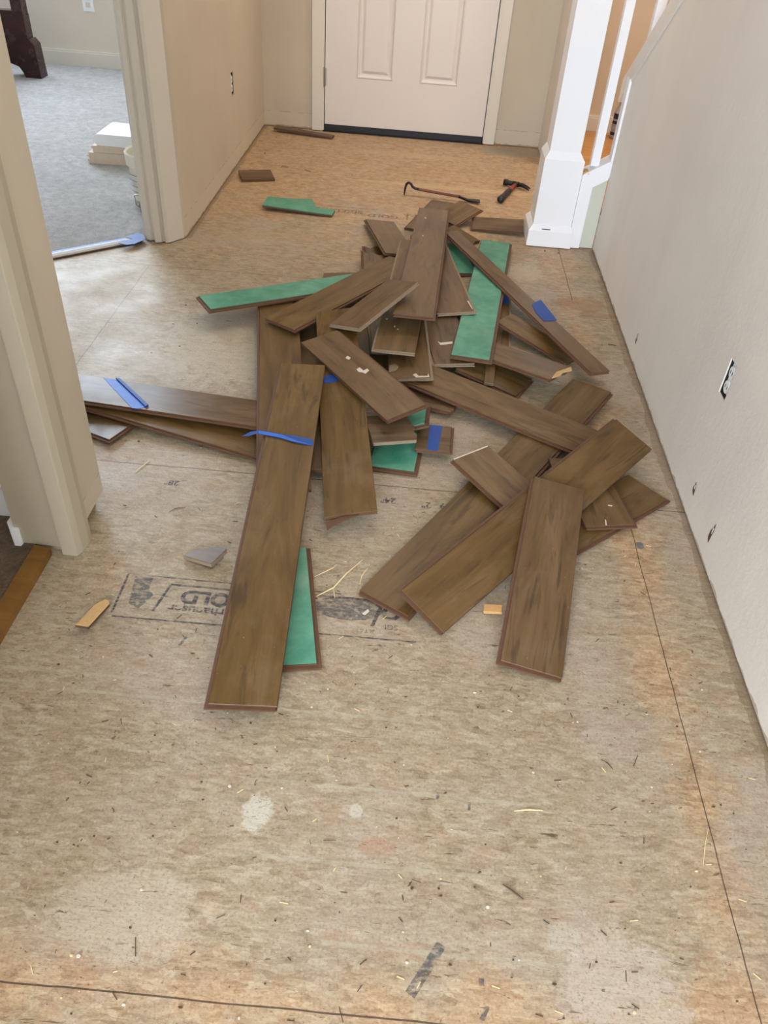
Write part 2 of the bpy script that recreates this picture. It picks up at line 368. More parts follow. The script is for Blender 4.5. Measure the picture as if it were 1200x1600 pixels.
# ---------------------------------------------------------------- room shell
CZ = 2.6
m = MB(); m.prism([(-6, -3.6), (3, -3.6), (3, 5), (-0.99, 5), (-0.99, 3.08), (-1.095, 3.055), (-1.71, 2.515), (-1.72, 2.45), (-6, 2.45)], -.05, 0)
floor = struct(m.build('floor', MAT['osb']))
m = MB(); m.prism([(-6, 2.46), (-1.72, 2.46), (-1.70, 2.54), (-1.36, 2.835), (-1.10, 3.066), (-1.0, 3.09), (-1.0, 6.0), (-6, 6.0)], -.04, .006)
struct(m.build('floor_bedroom_carpet', MAT['carpet_light']))
m = MB(); m.box(-2.2, -.80, -.5, 1.36, .0002, .012)
struct(m.build('floor_side_room_carpet', MAT['carpet_brown']))
m = MB(); m.prism([(-6, -3.7), (3, -3.7), (3, 5), (-1.0, 5), (-1.0, 3.10), (-1.76, 2.42), (-6, 2.42)], CZ, CZ+.1); m.box(-6.1, -.99, 2.3, 6.1, 3.4, 3.5); struct(m.build('ceiling', MAT['ceiling']))
# unseen bedroom height, raised to let window sheen reach the planks: its own ceiling is the roof of the box above the hall ceiling line

def yz_wall(name, x0, x1, pts, mat):
    """outline in (y,z), extruded x0..x1"""
    m = MB(); a = [(x0, p[0], p[1]) for p in pts]; b = [(x1, p[0], p[1]) for p in pts]; m.frustum(a, b)
    return struct(m.build(name, mat))
# right hall wall: low against the stairs, its top climbs with the stair towards the camera; outlet cut out
g = .006
hole = [(1.622, .318), (1.618, .405), (1.672, .412), (1.676, .322)]
m = MB()
def yzbox(m, y0, y1, z0, z1, x0=.743, x1=.855): m.box(x0, x1, y0, y1, z0, z1)
yzbox(m, -3.6, 1.624, g, .65); yzbox(m, 1.671, 3.352, g, .65); yzbox(m, 1.624, 1.671, g, .320); yzbox(m, 1.624, 1.671, .410, .65)
m.frustum([(.743, -3.6, .65), (.743, 3.352, .65), (.743, .62, CZ), (.743, -3.6, CZ)], [(.855, -3.6, .65), (.855, 3.352, .65), (.855, .62, CZ), (.855, -3.6, CZ)])
struct(m.build('wall_right', MAT['wall']))
m = MB(); m.box(.748, .85, -3.6, 3.345, 0, g+.002); struct(m.build('trim_gap_shade', MAT['hole']))  # black strip painting the shade in the gap under the wall
# sloped cap on the low wall
m = MB()
def slope(y): return .65+(3.352-y)*.7165
y0, y1 = 3.49, .62
m.frustum([(.737, y0, slope(y0)-.004), (.862, y0, slope(y0)-.004), (.862, y0, slope(y0)+.078), (.737, y0, slope(y0)+.078)],
          [(.737, y1, slope(y1)-.004), (.862, y1, slope(y1)-.004), (.862, y1, slope(y1)+.078), (.737, y1, slope(y1)+.078)])
struct(m.build('trim_2', MAT['wall']))
# left entry wall
m = MB()
m.box(-1.05, -.94, 4.108, 4.95, .005, CZ); m.box(-1.05, -.94, 3.15, 4.058, .005, CZ)
m.box(-1.05, -.94, 4.058, 4.108, .005, .316); m.box(-1.05, -.94, 4.058, 4.108, .418, CZ)
m.prism([(-.94, 3.108), (-.94, 3.15), (-1.05, 3.15), (-1.04, 3.10), (-.972, 3.07)], .005, CZ)
struct(m.build('wall_left', MAT['wall_tan_shaded']))
# back wall with the front door opening
m = MB()
m.box(-1.05, -.605, 4.84, 4.96, .003, CZ); m.box(.318, 2.0, 4.84, 4.96, .003, 4.2); m.box(-.605, .318, 4.84, 4.96, 2.06, CZ)
struct(m.build('wall_back', MAT['wall_tan_shaded']))
m = MB(); m.box(.632, .70, 4.50, 4.84, .003, CZ); struct(m.build('wall_pier', MAT['wall']))
m = MB(); m.box(1.9, 2.0, -3.6, 4.96, -.05, 4.2); struct(m.build('wall_stair_side', MAT['wall_stair']))
m = MB(); m.box(.70, 1.9, 4.832, 4.839, .12, 4.2); struct(m.build('wall_stair_back', MAT['wall_stair']))
m = MB(); m.box(.705, 1.9, 4.815, 4.832, .12, .185); m.box(.705, 1.9, 4.818, 4.832, .185, .197); struct(m.build('baseboard_stair', MAT['trim_cream']))
# bedroom shell, with an unseen far window made tall for sheen on the planks
m = MB(); m.box(-1.95-.02, -1.05, 5.9, 6.05, 0, 3.4); m.box(-6, -3.6, 5.9, 6.05, 0, 3.4); m.box(-3.6, -1.97, 5.9, 6.05, 0, .95); m.box(-3.6, -1.97, 5.9, 6.05, 2.95, 3.4)
struct(m.build('wall_bedroom_back', MAT['wall_plain']))
m = MB(); m.box(-1.05, -.99, 4.96, 6.05, 0, 3.4); m.box(-6.1, -6, 2.3, 6.05, 0, 3.4); m.box(-6, -1.76, 2.40, 2.46, 0, 3.4); struct(m.build('wall_bedroom_side', MAT['wall_plain']))
m = MB(); m.box(-6, -1.03, 5.882, 5.9, .006, .085); m.box(-6, -1.03, 5.888, 5.9, .085, .097); struct(m.build('baseboard_bedroom', MAT['trim_cream']))
m = MB(); m.box(-3.62, -3.55, 5.88, 6.06, .95, 2.97); m.box(-2.02, -1.95, 5.88, 6.06, .95, 2.97); m.box(-3.55, -2.02, 5.88, 6.06, .95, 1.01); m.box(-3.55, -2.02, 5.88, 6.06, 2.9, 2.97); m.box(-2.81, -2.77, 5.9, 5.95, 1.01, 2.9)
struct(m.build('window_1', MAT['white']))
# diagonal doorway into the bedroom: header, far jamb with moulded casing, hidden near jamb
m = MB(); m.prism([(-1.04, 3.02), (-1.74, 2.42), (-1.80, 2.48), (-1.12, 3.10)], 2.05, 3.4); struct(m.build('wall_doorway_header', MAT['wall_plain']))
m = MB()
m.prism([(-.942, 3.107), (-.984, 3.047), (-.991, 3.037), (-1.003, 3.0325), (-1.008, 3.0425), (-1.015, 3.0455), (-1.020, 3.0340), (-1.038, 3.0270), (-1.045, 3.0290), (-1.050, 3.0450), (-1.060, 3.0500), (-1.066, 3.0440), (-1.083, 3.0480), (-1.0985, 3.0670), (-1.118, 3.150), (-1.05, 3.25), (-1.03, 3.16)], .004, 2.08)
struct(m.build('trim_3', MAT['trim_cream']))
m = MB(); m.prism([(-1.70, 2.54), (-1.66, 2.49), (-1.74, 2.40), (-1.82, 2.46)], .0, 2.08); struct(m.build('trim_4', MAT['trim_cream']))
# nook left of the hall and the stub wall with its cased opening in the left foreground
m = MB(); m.box(-2.3, -2.2, 1.45, 2.42, 0, CZ); m.box(-2.2, -.838, 1.36, 1.452, .0, CZ); struct(m.build('wall_nook', MAT['wall']))
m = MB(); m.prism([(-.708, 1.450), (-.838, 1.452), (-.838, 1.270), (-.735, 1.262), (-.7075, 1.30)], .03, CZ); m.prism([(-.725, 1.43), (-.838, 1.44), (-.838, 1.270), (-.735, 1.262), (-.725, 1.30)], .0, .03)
struct(m.build('wall_stub', MAT['wall_tan_shaded']))
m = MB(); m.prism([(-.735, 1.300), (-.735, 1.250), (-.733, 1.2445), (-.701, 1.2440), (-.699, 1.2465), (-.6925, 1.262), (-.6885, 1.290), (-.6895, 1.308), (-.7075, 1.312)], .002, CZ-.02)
struct(m.build('trim_5', MAT['trim_shaded']))
m = MB(); m.prism([(-.7362, 1.2585), (-.7362, 1.28), (-.841, 1.30), (-.841, 1.268), (-.838, 1.261)], .013, CZ-.02); struct(m.build('trim_6', MAT['trim_shaded']))
m = MB(); m.prism([(-.826, 1.2585), (-.828, 1.250), (-.842, 1.250), (-.860, 1.275), (-.860, 1.345), (-.842, 1.345)], .012, .058); m.box(-2.2, -.860, 1.345, 1.3595, .012, .083)
struct(m.build('baseboard_side_room', MAT['white']))
m = MB(); m.box(-2.3, -2.2, -.6, 1.45, 0, CZ); struct(m.build('wall_side_room', MAT['wall']))
# living room behind the camera
m = MB(); m.box(-6, -1.85, -3.75, -3.6, 0, CZ); m.box(-.15, 3, -3.75, -3.6, 0, CZ); m.box(-1.85, -.15, -3.75, -3.6, 0, .6); m.box(-1.85, -.15, -3.75, -3.6, 2.4, CZ); m.box(-3.1, -3.0, -3.6, -.6, 0, CZ); m.box(-3.0, -2.2, -.7, -.6, 0, CZ)
struct(m.build('wall_rear', MAT['wall']))
m = MB(); m.box(-1.9, -1.85, -3.72, -3.60, .6, 2.4); m.box(-.15, -.10, -3.72, -3.60, .6, 2.4); m.box(-1.9, -.10, -3.72, -3.60, .55, .6); m.box(-1.9, -.10, -3.72, -3.60, 2.4, 2.45)
struct(m.build('window_2', MAT['white']))
m = MB(); m.box(-.82, -.70, -.6, .45, 0, CZ); m.box(-.82, -.70, .45, 1.25, 2.08, CZ); m.box(-2.2, -.82, -.6, -.5, 0, CZ); struct(m.build('wall_left_near_blocker', MAT['wall']))  # unseen walls, shaped to keep rear window light off the jamb

# ---------------------------------------------------------------- front door
door = empty('door_1', (-.598, 4.842, 0)); struct(door)
def front_door():
    W_, H_ = .910, 2.03; rows = [(.28, .95), (1.10, 1.62), (1.70, 1.92)]; cols = [(.176, .378), (.524, .736)]
    m = MB()
    xs = sorted({0, W_} | {c for p in cols for c in p}); zs = sorted({.036, H_} | {c for p in rows for c in p})
    for i in range(len(xs)-1):
        for k in range(len(zs)-1):
            x0, x1, z0, z1 = xs[i], xs[i+1], zs[k], zs[k+1]
            if any(abs(x0-c[0]) < 1e-6 for c in cols) and any(abs(z0-r[0]) < 1e-6 for r in rows):
                continue
            m.box(x0, x1, 0, .04, z0, z1)
    for v_ in m.bm.verts:
        if v_.co.x < .001: v_.co.x = .0035
        if v_.co.x > .909: v_.co.x = .9065
    sl = m.build('door_slab', MAT['door'], door)
    for c in cols:
        for r in rows:
            p = MB()
            a = [(c[0], 0, r[0]), (c[1], 0, r[0]), (c[1], 0, r[1]), (c[0], 0, r[1])]
            def ins(d, y): return [(c[0]+d, y, r[0]+d), (c[1]-d, y, r[0]+d), (c[1]-d, y, r[1]-d), (c[0]+d, y, r[1]-d)]
            rings = [a, ins(.007, -.003), ins(.016, .008), ins(.026, .009), ins(.040, .001)]
            vs = [[p.bm.verts.new(q) for q in rg] for rg in rings]
            for i in range(len(vs)-1):
                for k in range(4): p.face([vs[i][k], vs[i][(k+1) % 4], vs[i+1][(k+1) % 4], vs[i+1][k]])
            p.face(vs[-1]); p.build('door_panel', MAT['door'], door)
    p = MB(); p.box(.002, .905, -.004, .03, .002, .036); p.build('door_sweep', MAT['black'], door)
    for z in (.275, 1.05, 1.85):
        p = MB(); p.tube([(-.003, -.006, z-.048), (-.003, -.006, z+.048)], .0065, 10); p.box(-.012, .010, -.002, .001, z-.044, z+.044); p.build('hinge', MAT['steel'], door)
    p = MB(); p.lathe([(.03, 0), (.03, .008), (.012, .012), (.012, .035), (.027, .045), (.03, .06), (.02, .072), (.004, .075)])
    k = p.build('door_knob', MAT['steel'], door, smooth=True); k.rotation_euler = (math.pi/2, 0, 0); k.location = (.84, 0, .92)
front_door()
m = MB()
for x0, x1 in ((-.664, -.604), (.317, .377)):
    m.box(x0, x1, 4.826, 4.842, .004, 2.12)
    m.box(x0 if x0 < 0 else x0+.006, x1-.006 if x0 < 0 else x1, 4.822, 4.828, .004, 2.12)
m.box(-.664, .377, 4.826, 4.842, 2.06, 2.12)
m.box(-.604, -.599, 4.835, 4.93, .004, 2.06); m.box(.313, .318, 4.835, 4.93, .004, 2.06)
struct(m.build('trim_7', MAT['trim_cream']))
m = MB(); m.box(-.604, .317, 4.818, 4.95, 0, .004); struct(m.build('trim_8', MAT['darksteel']))
m = MB(); m.box(-.604, .318, 4.885, 4.96, 0, 2.06); struct(m.build('wall_door_gap_dark', MAT['hole']))  # black sheet behind the slab, paints the door gaps dark

# ---------------------------------------------------------------- wall outlets without cover plates
def outlet(name, loc, rz, label):
    e = empty(name, loc, rz); tag(e, label, 'electrical outlet')
    m = MB(); m.box(-.0225, .0225, .055, .06, -.044, .044)
    m.box(-.0228, -.0212, .0012, .055, -.044, .044); m.box(.0212, .0228, .0012, .055, -.044, .044); m.box(-.0212, .0212, .0012, .055, .0425, .044); m.box(-.0212, .0212, .0012, .055, -.044, -.0425); m.build('outlet_box', MAT['hole'], e)
    m = MB()
    for s_ in (-1, 1):
        pts = [(.0150*math.cos(a), s_*.0185+.0155*math.sin(a)) for a in [k*math.pi/10 for k in range(20)]]
        a_ = [(p[0], .001, p[1]) for p in pts]; b_ = [(p[0], .030, p[1]) for p in pts]; m.frustum(a_, b_)
    m.box(-.0155, .0150, .005, .034, -.036, .036)
    r = m.build('receptacle', MAT['cloth_white'], e)
    for s_ in (-1, 1):
        for dx in (-.006, .006):
            s = MB(); s.box(dx-.001, dx+.001, .0004, .0012, s_*.0185-.004, s_*.0185+.004); s.build('slot', MAT['hole'], r)
        t = MB(); t.box(-.010, .010, .010, .014, min(s_*.0375, s_*.0422), max(s_*.0375, s_*.0422)); t.build('mounting_strap', MAT['steel'], e)
    return e
outlet('wall_outlet', (.745, 1.648, .365), -math.pi/2, 'white electrical outlet without cover plate in a ragged hole in the right wall')
outlet('wall_outlet', (-.942, 4.083, .367), math.pi/2, 'bare electrical outlet in a narrow dark hole in the left entry wall')
o = MB(); o.box(-.035, .035, -.006, 0, -.057, .057); e = o.build('outlet_cover', MAT['white'], None, bevel=.002)
e.location = (-2.277, 5.9, .385); tag(e, 'white outlet cover plate on the bedroom wall beyond the doorway', 'electrical outlet')
s = MB(); s.box(-.015, .015, -.0075, -.0055, .006, .034); s.box(-.015, .015, -.0075, -.0055, -.034, -.006); s.build('receptacle', MAT['trim_cream'], e)
# torn spots in the right wall
for (yy, zz, w_, h_, rot) in ((2.40, .079, .006, .020, .1), (1.597, .083, .008, .018, -.1), (1.428, .084, .007, .030, .15)):
    m = MB(); pts = [(-w_, -h_*.9), (w_*.6, -h_*.6), (w_, .0), (w_*.3, h_*.5), (.1*w_, h_), (-w_*.8, h_*.4)]
    a_ = [(0, p[0], p[1]) for p in pts]; b_ = [(.0015, p[0]*1.05, p[1]*1.05) for p in pts]; m.frustum(b_, a_)
    o = m.build('trim_9', MAT['darkchip']); struct(o); o.location = (.7418, yy, zz); o.rotation_euler = (rot, 0, 0)
    m = MB(); pts = [(-w_*1.3, .0), (-w_*.2, h_*.3), (w_*.1, h_*1.2), (-w_*1.2, h_*1.1)]
    m.frustum([(0, p[0], p[1]) for p in pts], [(.002, p[0], p[1]) for p in pts]); p_ = m.build('torn_paper', MAT['cloth_white'], o); p_.location = (-.0006, 0, 0); p_.scale = (1, .4, .5)

# ---------------------------------------------------------------- stair railing and stairs
rail = empty('stair_railing', (.552, 3.44, 0)); tag(rail, 'white square newel post with sloping stair rail and square balusters right of the front door', 'stair railing')
def L(x, y, z): return (x-.552, y-3.44, z)
def sq(x0, x1, y0, y1, z): return [L(x0, y0, z), L(x1, y0, z), L(x1, y1, z), L(x0, y1, z)]
m = MB()
m.frustum(sq(.474, .634, 3.354, 3.512, .0), sq(.474, .634, 3.354, 3.512, .349)); m.frustum(sq(.474, .634, 3.354, 3.512, .349), sq(.489, .612, 3.366, 3.494, .379)); m.frustum(sq(.489, .612, 3.366, 3.494, .379), sq(.489, .612, 3.366, 3.494, 1.2))
m.frustum(sq(.476, .628, 3.352, 3.512, 1.2), sq(.476, .628, 3.352, 3.512, 1.24))
m.build('newel_post', MAT['white'], rail)
m = MB(); m.frustum(sq(.458, .645, 3.338, 3.528, .003), sq(.458, .645, 3.338, 3.528, .068)); m.frustum(sq(.458, .645, 3.338, 3.528, .068), sq(.472, .636, 3.352, 3.514, .088)); m.build('base_moulding', MAT['white'], rail)
m = MB(); m.box(.512-.552, .548-.552, 3.3415-3.44, 3.349-3.44, .0735, .0765); m.build('chipped_spot', MAT['darkchip'], rail)
def sl2(x): return .294+(x-.631)*.606
m = MB()
pts = [(.6355, .003), (.684, .003), (.686, .256), (.741, .290), (.741, sl2(.741)), (.6355, sl2(.6355))]
m.frustum([L(p[0], 3.354, p[1]) for p in pts], [L(p[0], 3.40, p[1]) for p in pts])
m.build('stringer', MAT['white'], rail)
m = MB(); pts = [(.6355, sl2(.6355)), (.741, sl2(.741)), (.741, sl2(.741)+.006), (.6355, sl2(.6355)+.006)]
m.frustum([L(p[0], 3.348, p[1]) for p in pts], [L(p[0], 3.43, p[1]) for p in pts]); m.build('rail_cap', MAT['white'], rail)
m = MB(); m.box(.684-.552, .7425-.552, 3.366-3.44, 3.39-3.44, .003, .30); m.build('lower_panel', MAT['wall_green'], rail)
m = MB(); m.box(.733-.552, .7425-.552, 3.350-3.44, 3.40-3.44, .300, .655); m.build('end_trim', MAT['white'], rail)
for x0 in (.662, .772, .884):
    m = MB(); m.box(x0-.552, x0+.033-.552, 3.372-3.44, 3.405-3.44, sl2(x0)+.02 if x0 < .7 else .66, 1.25); m.build('baluster', MAT['white'], rail)
m = MB(); m.box(.64, .66, 3.352, 3.39, sl2(.64)+.006, sl2(.66)+.004, Matrix.Translation((-.552, -3.44, 0))); 
m.build('baluster_block', MAT['rawwood'], rail)
st = empty('staircase', (1.3, 4.2, 0)); tag(st, 'orange wood stair landing seen between the white balusters', 'staircase')
m = MB(); m.box(.705-1.3, 1.895-1.3, 3.53-4.2, 4.812-4.2, .09, .12); m.build('landing', MAT['treadwood'], st)
m = MB(); m.box(.66-1.3, 1.895-1.3, 3.53-4.2, 3.55-4.2, .0, .09); m.box(.705-1.3, .725-1.3, 3.56-4.2, 4.49-4.2, 0, .09); m.build('riser', MAT['white'], st)
for k in range(7):
    m = MB(); y_ = 3.42-k*.25; m.box(.86-1.3, 1.895-1.3, y_-.26-4.2, y_+.02-4.2, .12+k*.18+.15, .12+k*.18+.18); m.build('tread', MAT['treadwood'], st)
    m = MB(); m.box(.86-1.3, 1.895-1.3, y_-.02-4.2, y_-4.2, .12+k*.18, .12+k*.18+.15); m.build('riser', MAT['white'], st)
# wrapped package standing on the landing
pk = empty('wrapped_package', (1.015, 4.70, .121)); tag(pk, 'small grey and navy printed package on the stair landing behind the balusters', 'package')
m = MB(); m.lathe([(.022, 0), (.026, .01), (.026, .13), (.018, .15), (.012, .165), (.012, .18)]); m.build('wrapper', MAT['paper_grey'], pk, smooth=False)
for z0, z1, mt in ((.02, .035, 'navy'), (.05, .062, 'ink_grey'), (.075, .090, 'navy'), (.10, .126, 'navy')):
    m = MB(); m.lathe([(.0266, z0), (.0266, z1)], cap0=False, cap1=False); m.build('printed_band', MAT[mt], pk)

# ---------------------------------------------------------------- thresholds
th = empty('metal_threshold', (-1.395, 2.79, 0), math.atan2(.243, .278)); tag(th, 'pale metal threshold strip with blue tape at the bedroom doorway', 'threshold')
m = MB(); pts = [(-.016, .0), (.016, .0), (.014, .013), (-.004, .017), (-.013, .012)]
m.frustum([(-.40, p[0], p[1]) for p in pts], [(.375, p[0], p[1]) for p in pts]); m.build('strip', MAT['cloth_white'], th)
m = MB(); m.box(-.40, .378, -.022, -.0165, 0, .006); m.build('dark_lip', MAT['darkchip'], th)
m = MB(); m.prism([(.30, -.055), (.33, -.062), (.392, -.034), (.397, .030), (.375, .034), (.33, .022), (.345, -.012), (.28, -.02)], .0176, .0182); m.build('tape_strip', MAT['tape'], th)
m = MB(); m.box(-.40, .33, .0165, .028, .006, .0125); m.build('tape_edge', MAT['tape_pale'], th)
m = MB(); m.prism([(-.797, .452), (-.760, .452), (-.757, 1.2435), (-.7975, 1.252)], .0003, .019)
ws = m.build('wood_threshold', MAT['threshold_wood'], bevel=.002); tag(ws, 'golden brown wood edging strip between brown carpet and subfloor at left', 'threshold')

# ---------------------------------------------------------------- bedroom things
bp = empty('bed_frame', (-2.56, 5.5, .006)); tag(bp, 'dark mahogany bed frame corner with bracket foot beyond the doorway', 'bed')
m = MB()
pr = [(-.105, .216), (.072, .216), (.076, .205), (.030, .190), (.074, .0), (-.04, .0), (-.052, .030), (-.072, .062), (-.105, .078)]
pr = [(-.105, .185), (.045, .215), (.072, .185), (.080, .0), (-.022, .0), (-.032, .030), (-.052, .060), (-.105, .078)]
m.frustum([(p[0], -.05, p[1]) for p in pr], [(p[0], .05, p[1]) for p in pr]); m.build('bracket_foot', MAT['mahogany'], bp, bevel=.004)
m = MB(); m.box(-.095, .036, -.042, .042, .19, .34); m.box(-.030, .034, -.040, .040, .34, 1.1); m.build('bed_post', MAT['mahogany'], bp, bevel=.004)
m = MB(); m.box(-1.5, -.03, -.03, .03, .18, .36); m.build('side_rail', MAT['mahogany'], bp, bevel=.004)
mt = MB(); mt.box(-4.1, -2.66, 4.6, 5.46, .37, .62); o = mt.build('mattress', MAT['cloth_white'], bevel=.03, seg=3); tag(o, 'white mattress edge on the dark bed frame beyond the doorway', 'mattress')
# folded drop cloths: each folded cloth is a thing
def folded(cx, cy, z, w_, d_, h_, rz, mat, label, layers=3):
    m = MB(); hh = h_/layers
    for i in range(layers):
        n = 10; pr = []
        for k in range(n+1):
            a = math.pi/2+math.pi*k/n; pr.append((-w_/2+hh*.5+math.cos(a)*hh*.5, hh*.5+math.sin(a)*hh*.5))
        for k in range(n+1):
            a = -math.pi/2+math.pi*k/n; pr.append((w_/2-hh*.5+math.cos(a)*hh*.5, hh*.5+math.sin(a)*hh*.5))
        off = random.uniform(-.008, .008)
        m.frustum([(p[0]+off, -d_/2, p[1]+i*hh) for p in pr], [(p[0]+off, d_/2, p[1]+i*hh) for p in pr])
    o = m.build('folded_cloth', mat, smooth=False, bevel=min(.016, hh*.4), seg=4); o.location = (cx, cy, z); o.rotation_euler = (0, 0, rz); tag(o, label, 'drop cloth', 'folded drop cloths on the bedroom carpet'); return o
folded(-1.475, 4.02, .007, .30, .22, .050, .03, MAT['cloth'], 'beige folded drop cloth at the bottom of the stack on the pale carpet', 5)
folded(-1.46, 4.02, .058, .28, .21, .030, .05, MAT['cloth'], 'beige folded drop cloth in the middle of the stack on the pale carpet', 2)
folded(-1.44, 4.02, .089, .29, .215, .052, -.02, MAT['cloth_white'], 'white folded drop cloth on top of the stack on the pale carpet', 1)
bk = empty('plastic_bucket', (-1.178, 3.50, .007)); tag(bk, 'off white plastic bucket half hidden behind the doorway casing', 'bucket')
m = MB(); m.lathe([(.082, 0), (.086, .004), (.100, .165), (.097, .165), (.083, .006)], cap1=True); m.build('bucket_body', MAT['bucket'], bk, smooth=False)
m = MB(); m.lathe([(.1005, .150), (.107, .152), (.108, .182), (.110, .200), (.106, .206), (.099, .200), (.098, .165)], cap0=False, cap1=False); m.build('bucket_rim', MAT['bucket_rim'], bk)
m = MB(); m.tube([(-.03, -.108, .178), (.0, -.116, .150), (.05, -.098, .178)], .0022, 8); m.build('handle', MAT['black'], bk)
for k in range(4):
    m = MB(); a0 = math.radians(205+k*1.5)
    for j in range(7):
        a = a0+j*.10; r = .092+.0155*(.04+k*.022)/.165+.002
        m.box(-.004-.003*(j % 2), .005, -.0005, .0005, -.0022, .0022, Matrix.Translation((r*math.cos(a), r*math.sin(a), .05+k*.024)) @ Matrix.Rotation(a+math.pi/2, 4, 'Z'))
    m.build('printed_line', MAT['ink_grey'], bk)
cl = empty('metal_clamp', (-1.18, 3.325, .007)); tag(cl, 'small steel and black spring clamp at the foot of the bucket', 'clamp')
m = MB(); m.tube([(-.018, .03, .008), (-.040, .032, .020), (-.042, .030, .060), (-.018, .028, .062), (-.020, .030, .030), (-.03, .03, .012)], .0035, 8); m.build('jaw', MAT['steel'], cl)
m = MB(); m.tube([(-.012, .03, .060), (-.006, .01, .040), (.006, -.03, .012)], [.007, .009, .008], 8); m.build('handle', MAT['black'], cl, smooth=True)

# ---------------------------------------------------------------- stamps printed on the subfloor
def text(s, x, y, size, mat, rz=math.pi, sx=1.0, name='printed_stamp', bold=0.0):
    c = bpy.data.curves.new('t', 'FONT'); c.body = s; c.size = size; c.align_x = 'LEFT'; c.offset = bold
    o = bpy.data.objects.new('t', c); COL.objects.link(o)
    dg = bpy.context.evaluated_depsgraph_get(); me = bpy.data.meshes.new_from_object(o.evaluated_get(dg)); bpy.data.objects.remove(o); bpy.data.curves.remove(c)
    me.materials.clear(); p = newobj(name, me, floor, [mat]); p.location = (x, y, .0006); p.rotation_euler = (0, 0, rz); p.scale = (sx, 1, 1); return p
def flat(name, polys, mat, z=.0005):
    m = MB()
    for pl in polys: m.face([m.bm.verts.new((p[0], p[1], z)) for p in pl])
    return m.build(name, mat, floor)
def ln(x0, y0, x1, y1, w_):
    d = Vector((x1-x0, y1-y0)).normalized(); n = Vector((-d.y, d.x))*w_/2
    return [(x0+n.x, y0+n.y), (x0-n.x, y0-n.y), (x1-n.x, y1-n.y), (x1+n.x, y1+n.y)]
# two sheets' worth of mill stamp, upside down to the viewer (text starts at the right)
text('EDGE GOLD', -.152, 1.171, .052, MAT['ink'], sx=1.0, bold=.0022)
text('Weyerhaeuser', -.258, 1.127, .030, MAT['ink'], sx=1.12, bold=.0008)
flat('printed_frame', [ln(-.568, 1.081, .07, 1.086, .004), ln(-.521, 1.206, -.10, 1.204, .003), ln(-.571, 1.091, -.572, 1.206, .005), ln(-.489, 1.104, -.472, 1.183, .006), ln(-.472, 1.186, -.15, 1.184, .005)], MAT['ink'])
flat('printed_logo', [[(-.555, 1.20), (-.545, 1.12), (-.52, 1.108), (-.50, 1.15), (-.515, 1.165), (-.515, 1.20)]], MAT['ink_faded'])
flat('printed_logo', [[(-.02+.075*math.cos(a)-.06, 1.163+.034*math.sin(a)) for a in [k*math.pi/12 for k in range(24)]]], MAT['ink_faded'])
flat('printed_frame', [ln(-.155, 1.192, -.02, 1.193, .006), ln(-.025, 1.118, -.010, 1.176, .008)], MAT['ink'])
text('O', .034, 1.176, .050, MAT['ink'], bold=.0025); text('SGI', .030, 1.126, .020, MAT['ink']); text('R.T.S', -.020, 1.108, .014, MAT['ink'])
text('24"', .003, 1.552, .030, MAT['ink'], bold=.0006); text('2"', .092, 1.548, .030, MAT['ink'], bold=.0006); text('9', .128, 1.550, .030, MAT['ink'], bold=.0006)
text('28"', -.548, 1.545, .028, MAT['ink'], bold=.0006)
text('SIZED FOR', -.26, 3.585, .055, MAT['ink_faded'], bold=.0015); text('GOLD', -.10, 3.56, .05, MAT['ink_faded'], bold=.0015)
text('APA', .02, 3.60, .055, MAT['ink_faded'])
flat('printed_frame', [ln(-.43, 3.62, -.20, 3.62, .006), ln(-.06, 3.52, -.06, 3.60, .006)], MAT['ink_faded'])
flat('printed_mark', [ln(.189, .456, .189, .446, .008), ln(.188, .402, .197, .420, .007), ln(.12, .735, .121, .750, .005), ln(.175, .72, .176, .735, .005), ln(-.36, 1.03, -.362, 1.05, .006), ln(-.41, 1.02, -.40, 1.045, .006)], MAT['ink_faded'])
flat('worn_streak', [ln(.085, .425, .130, .498, .016)], MAT['ink_faded'], .0004)

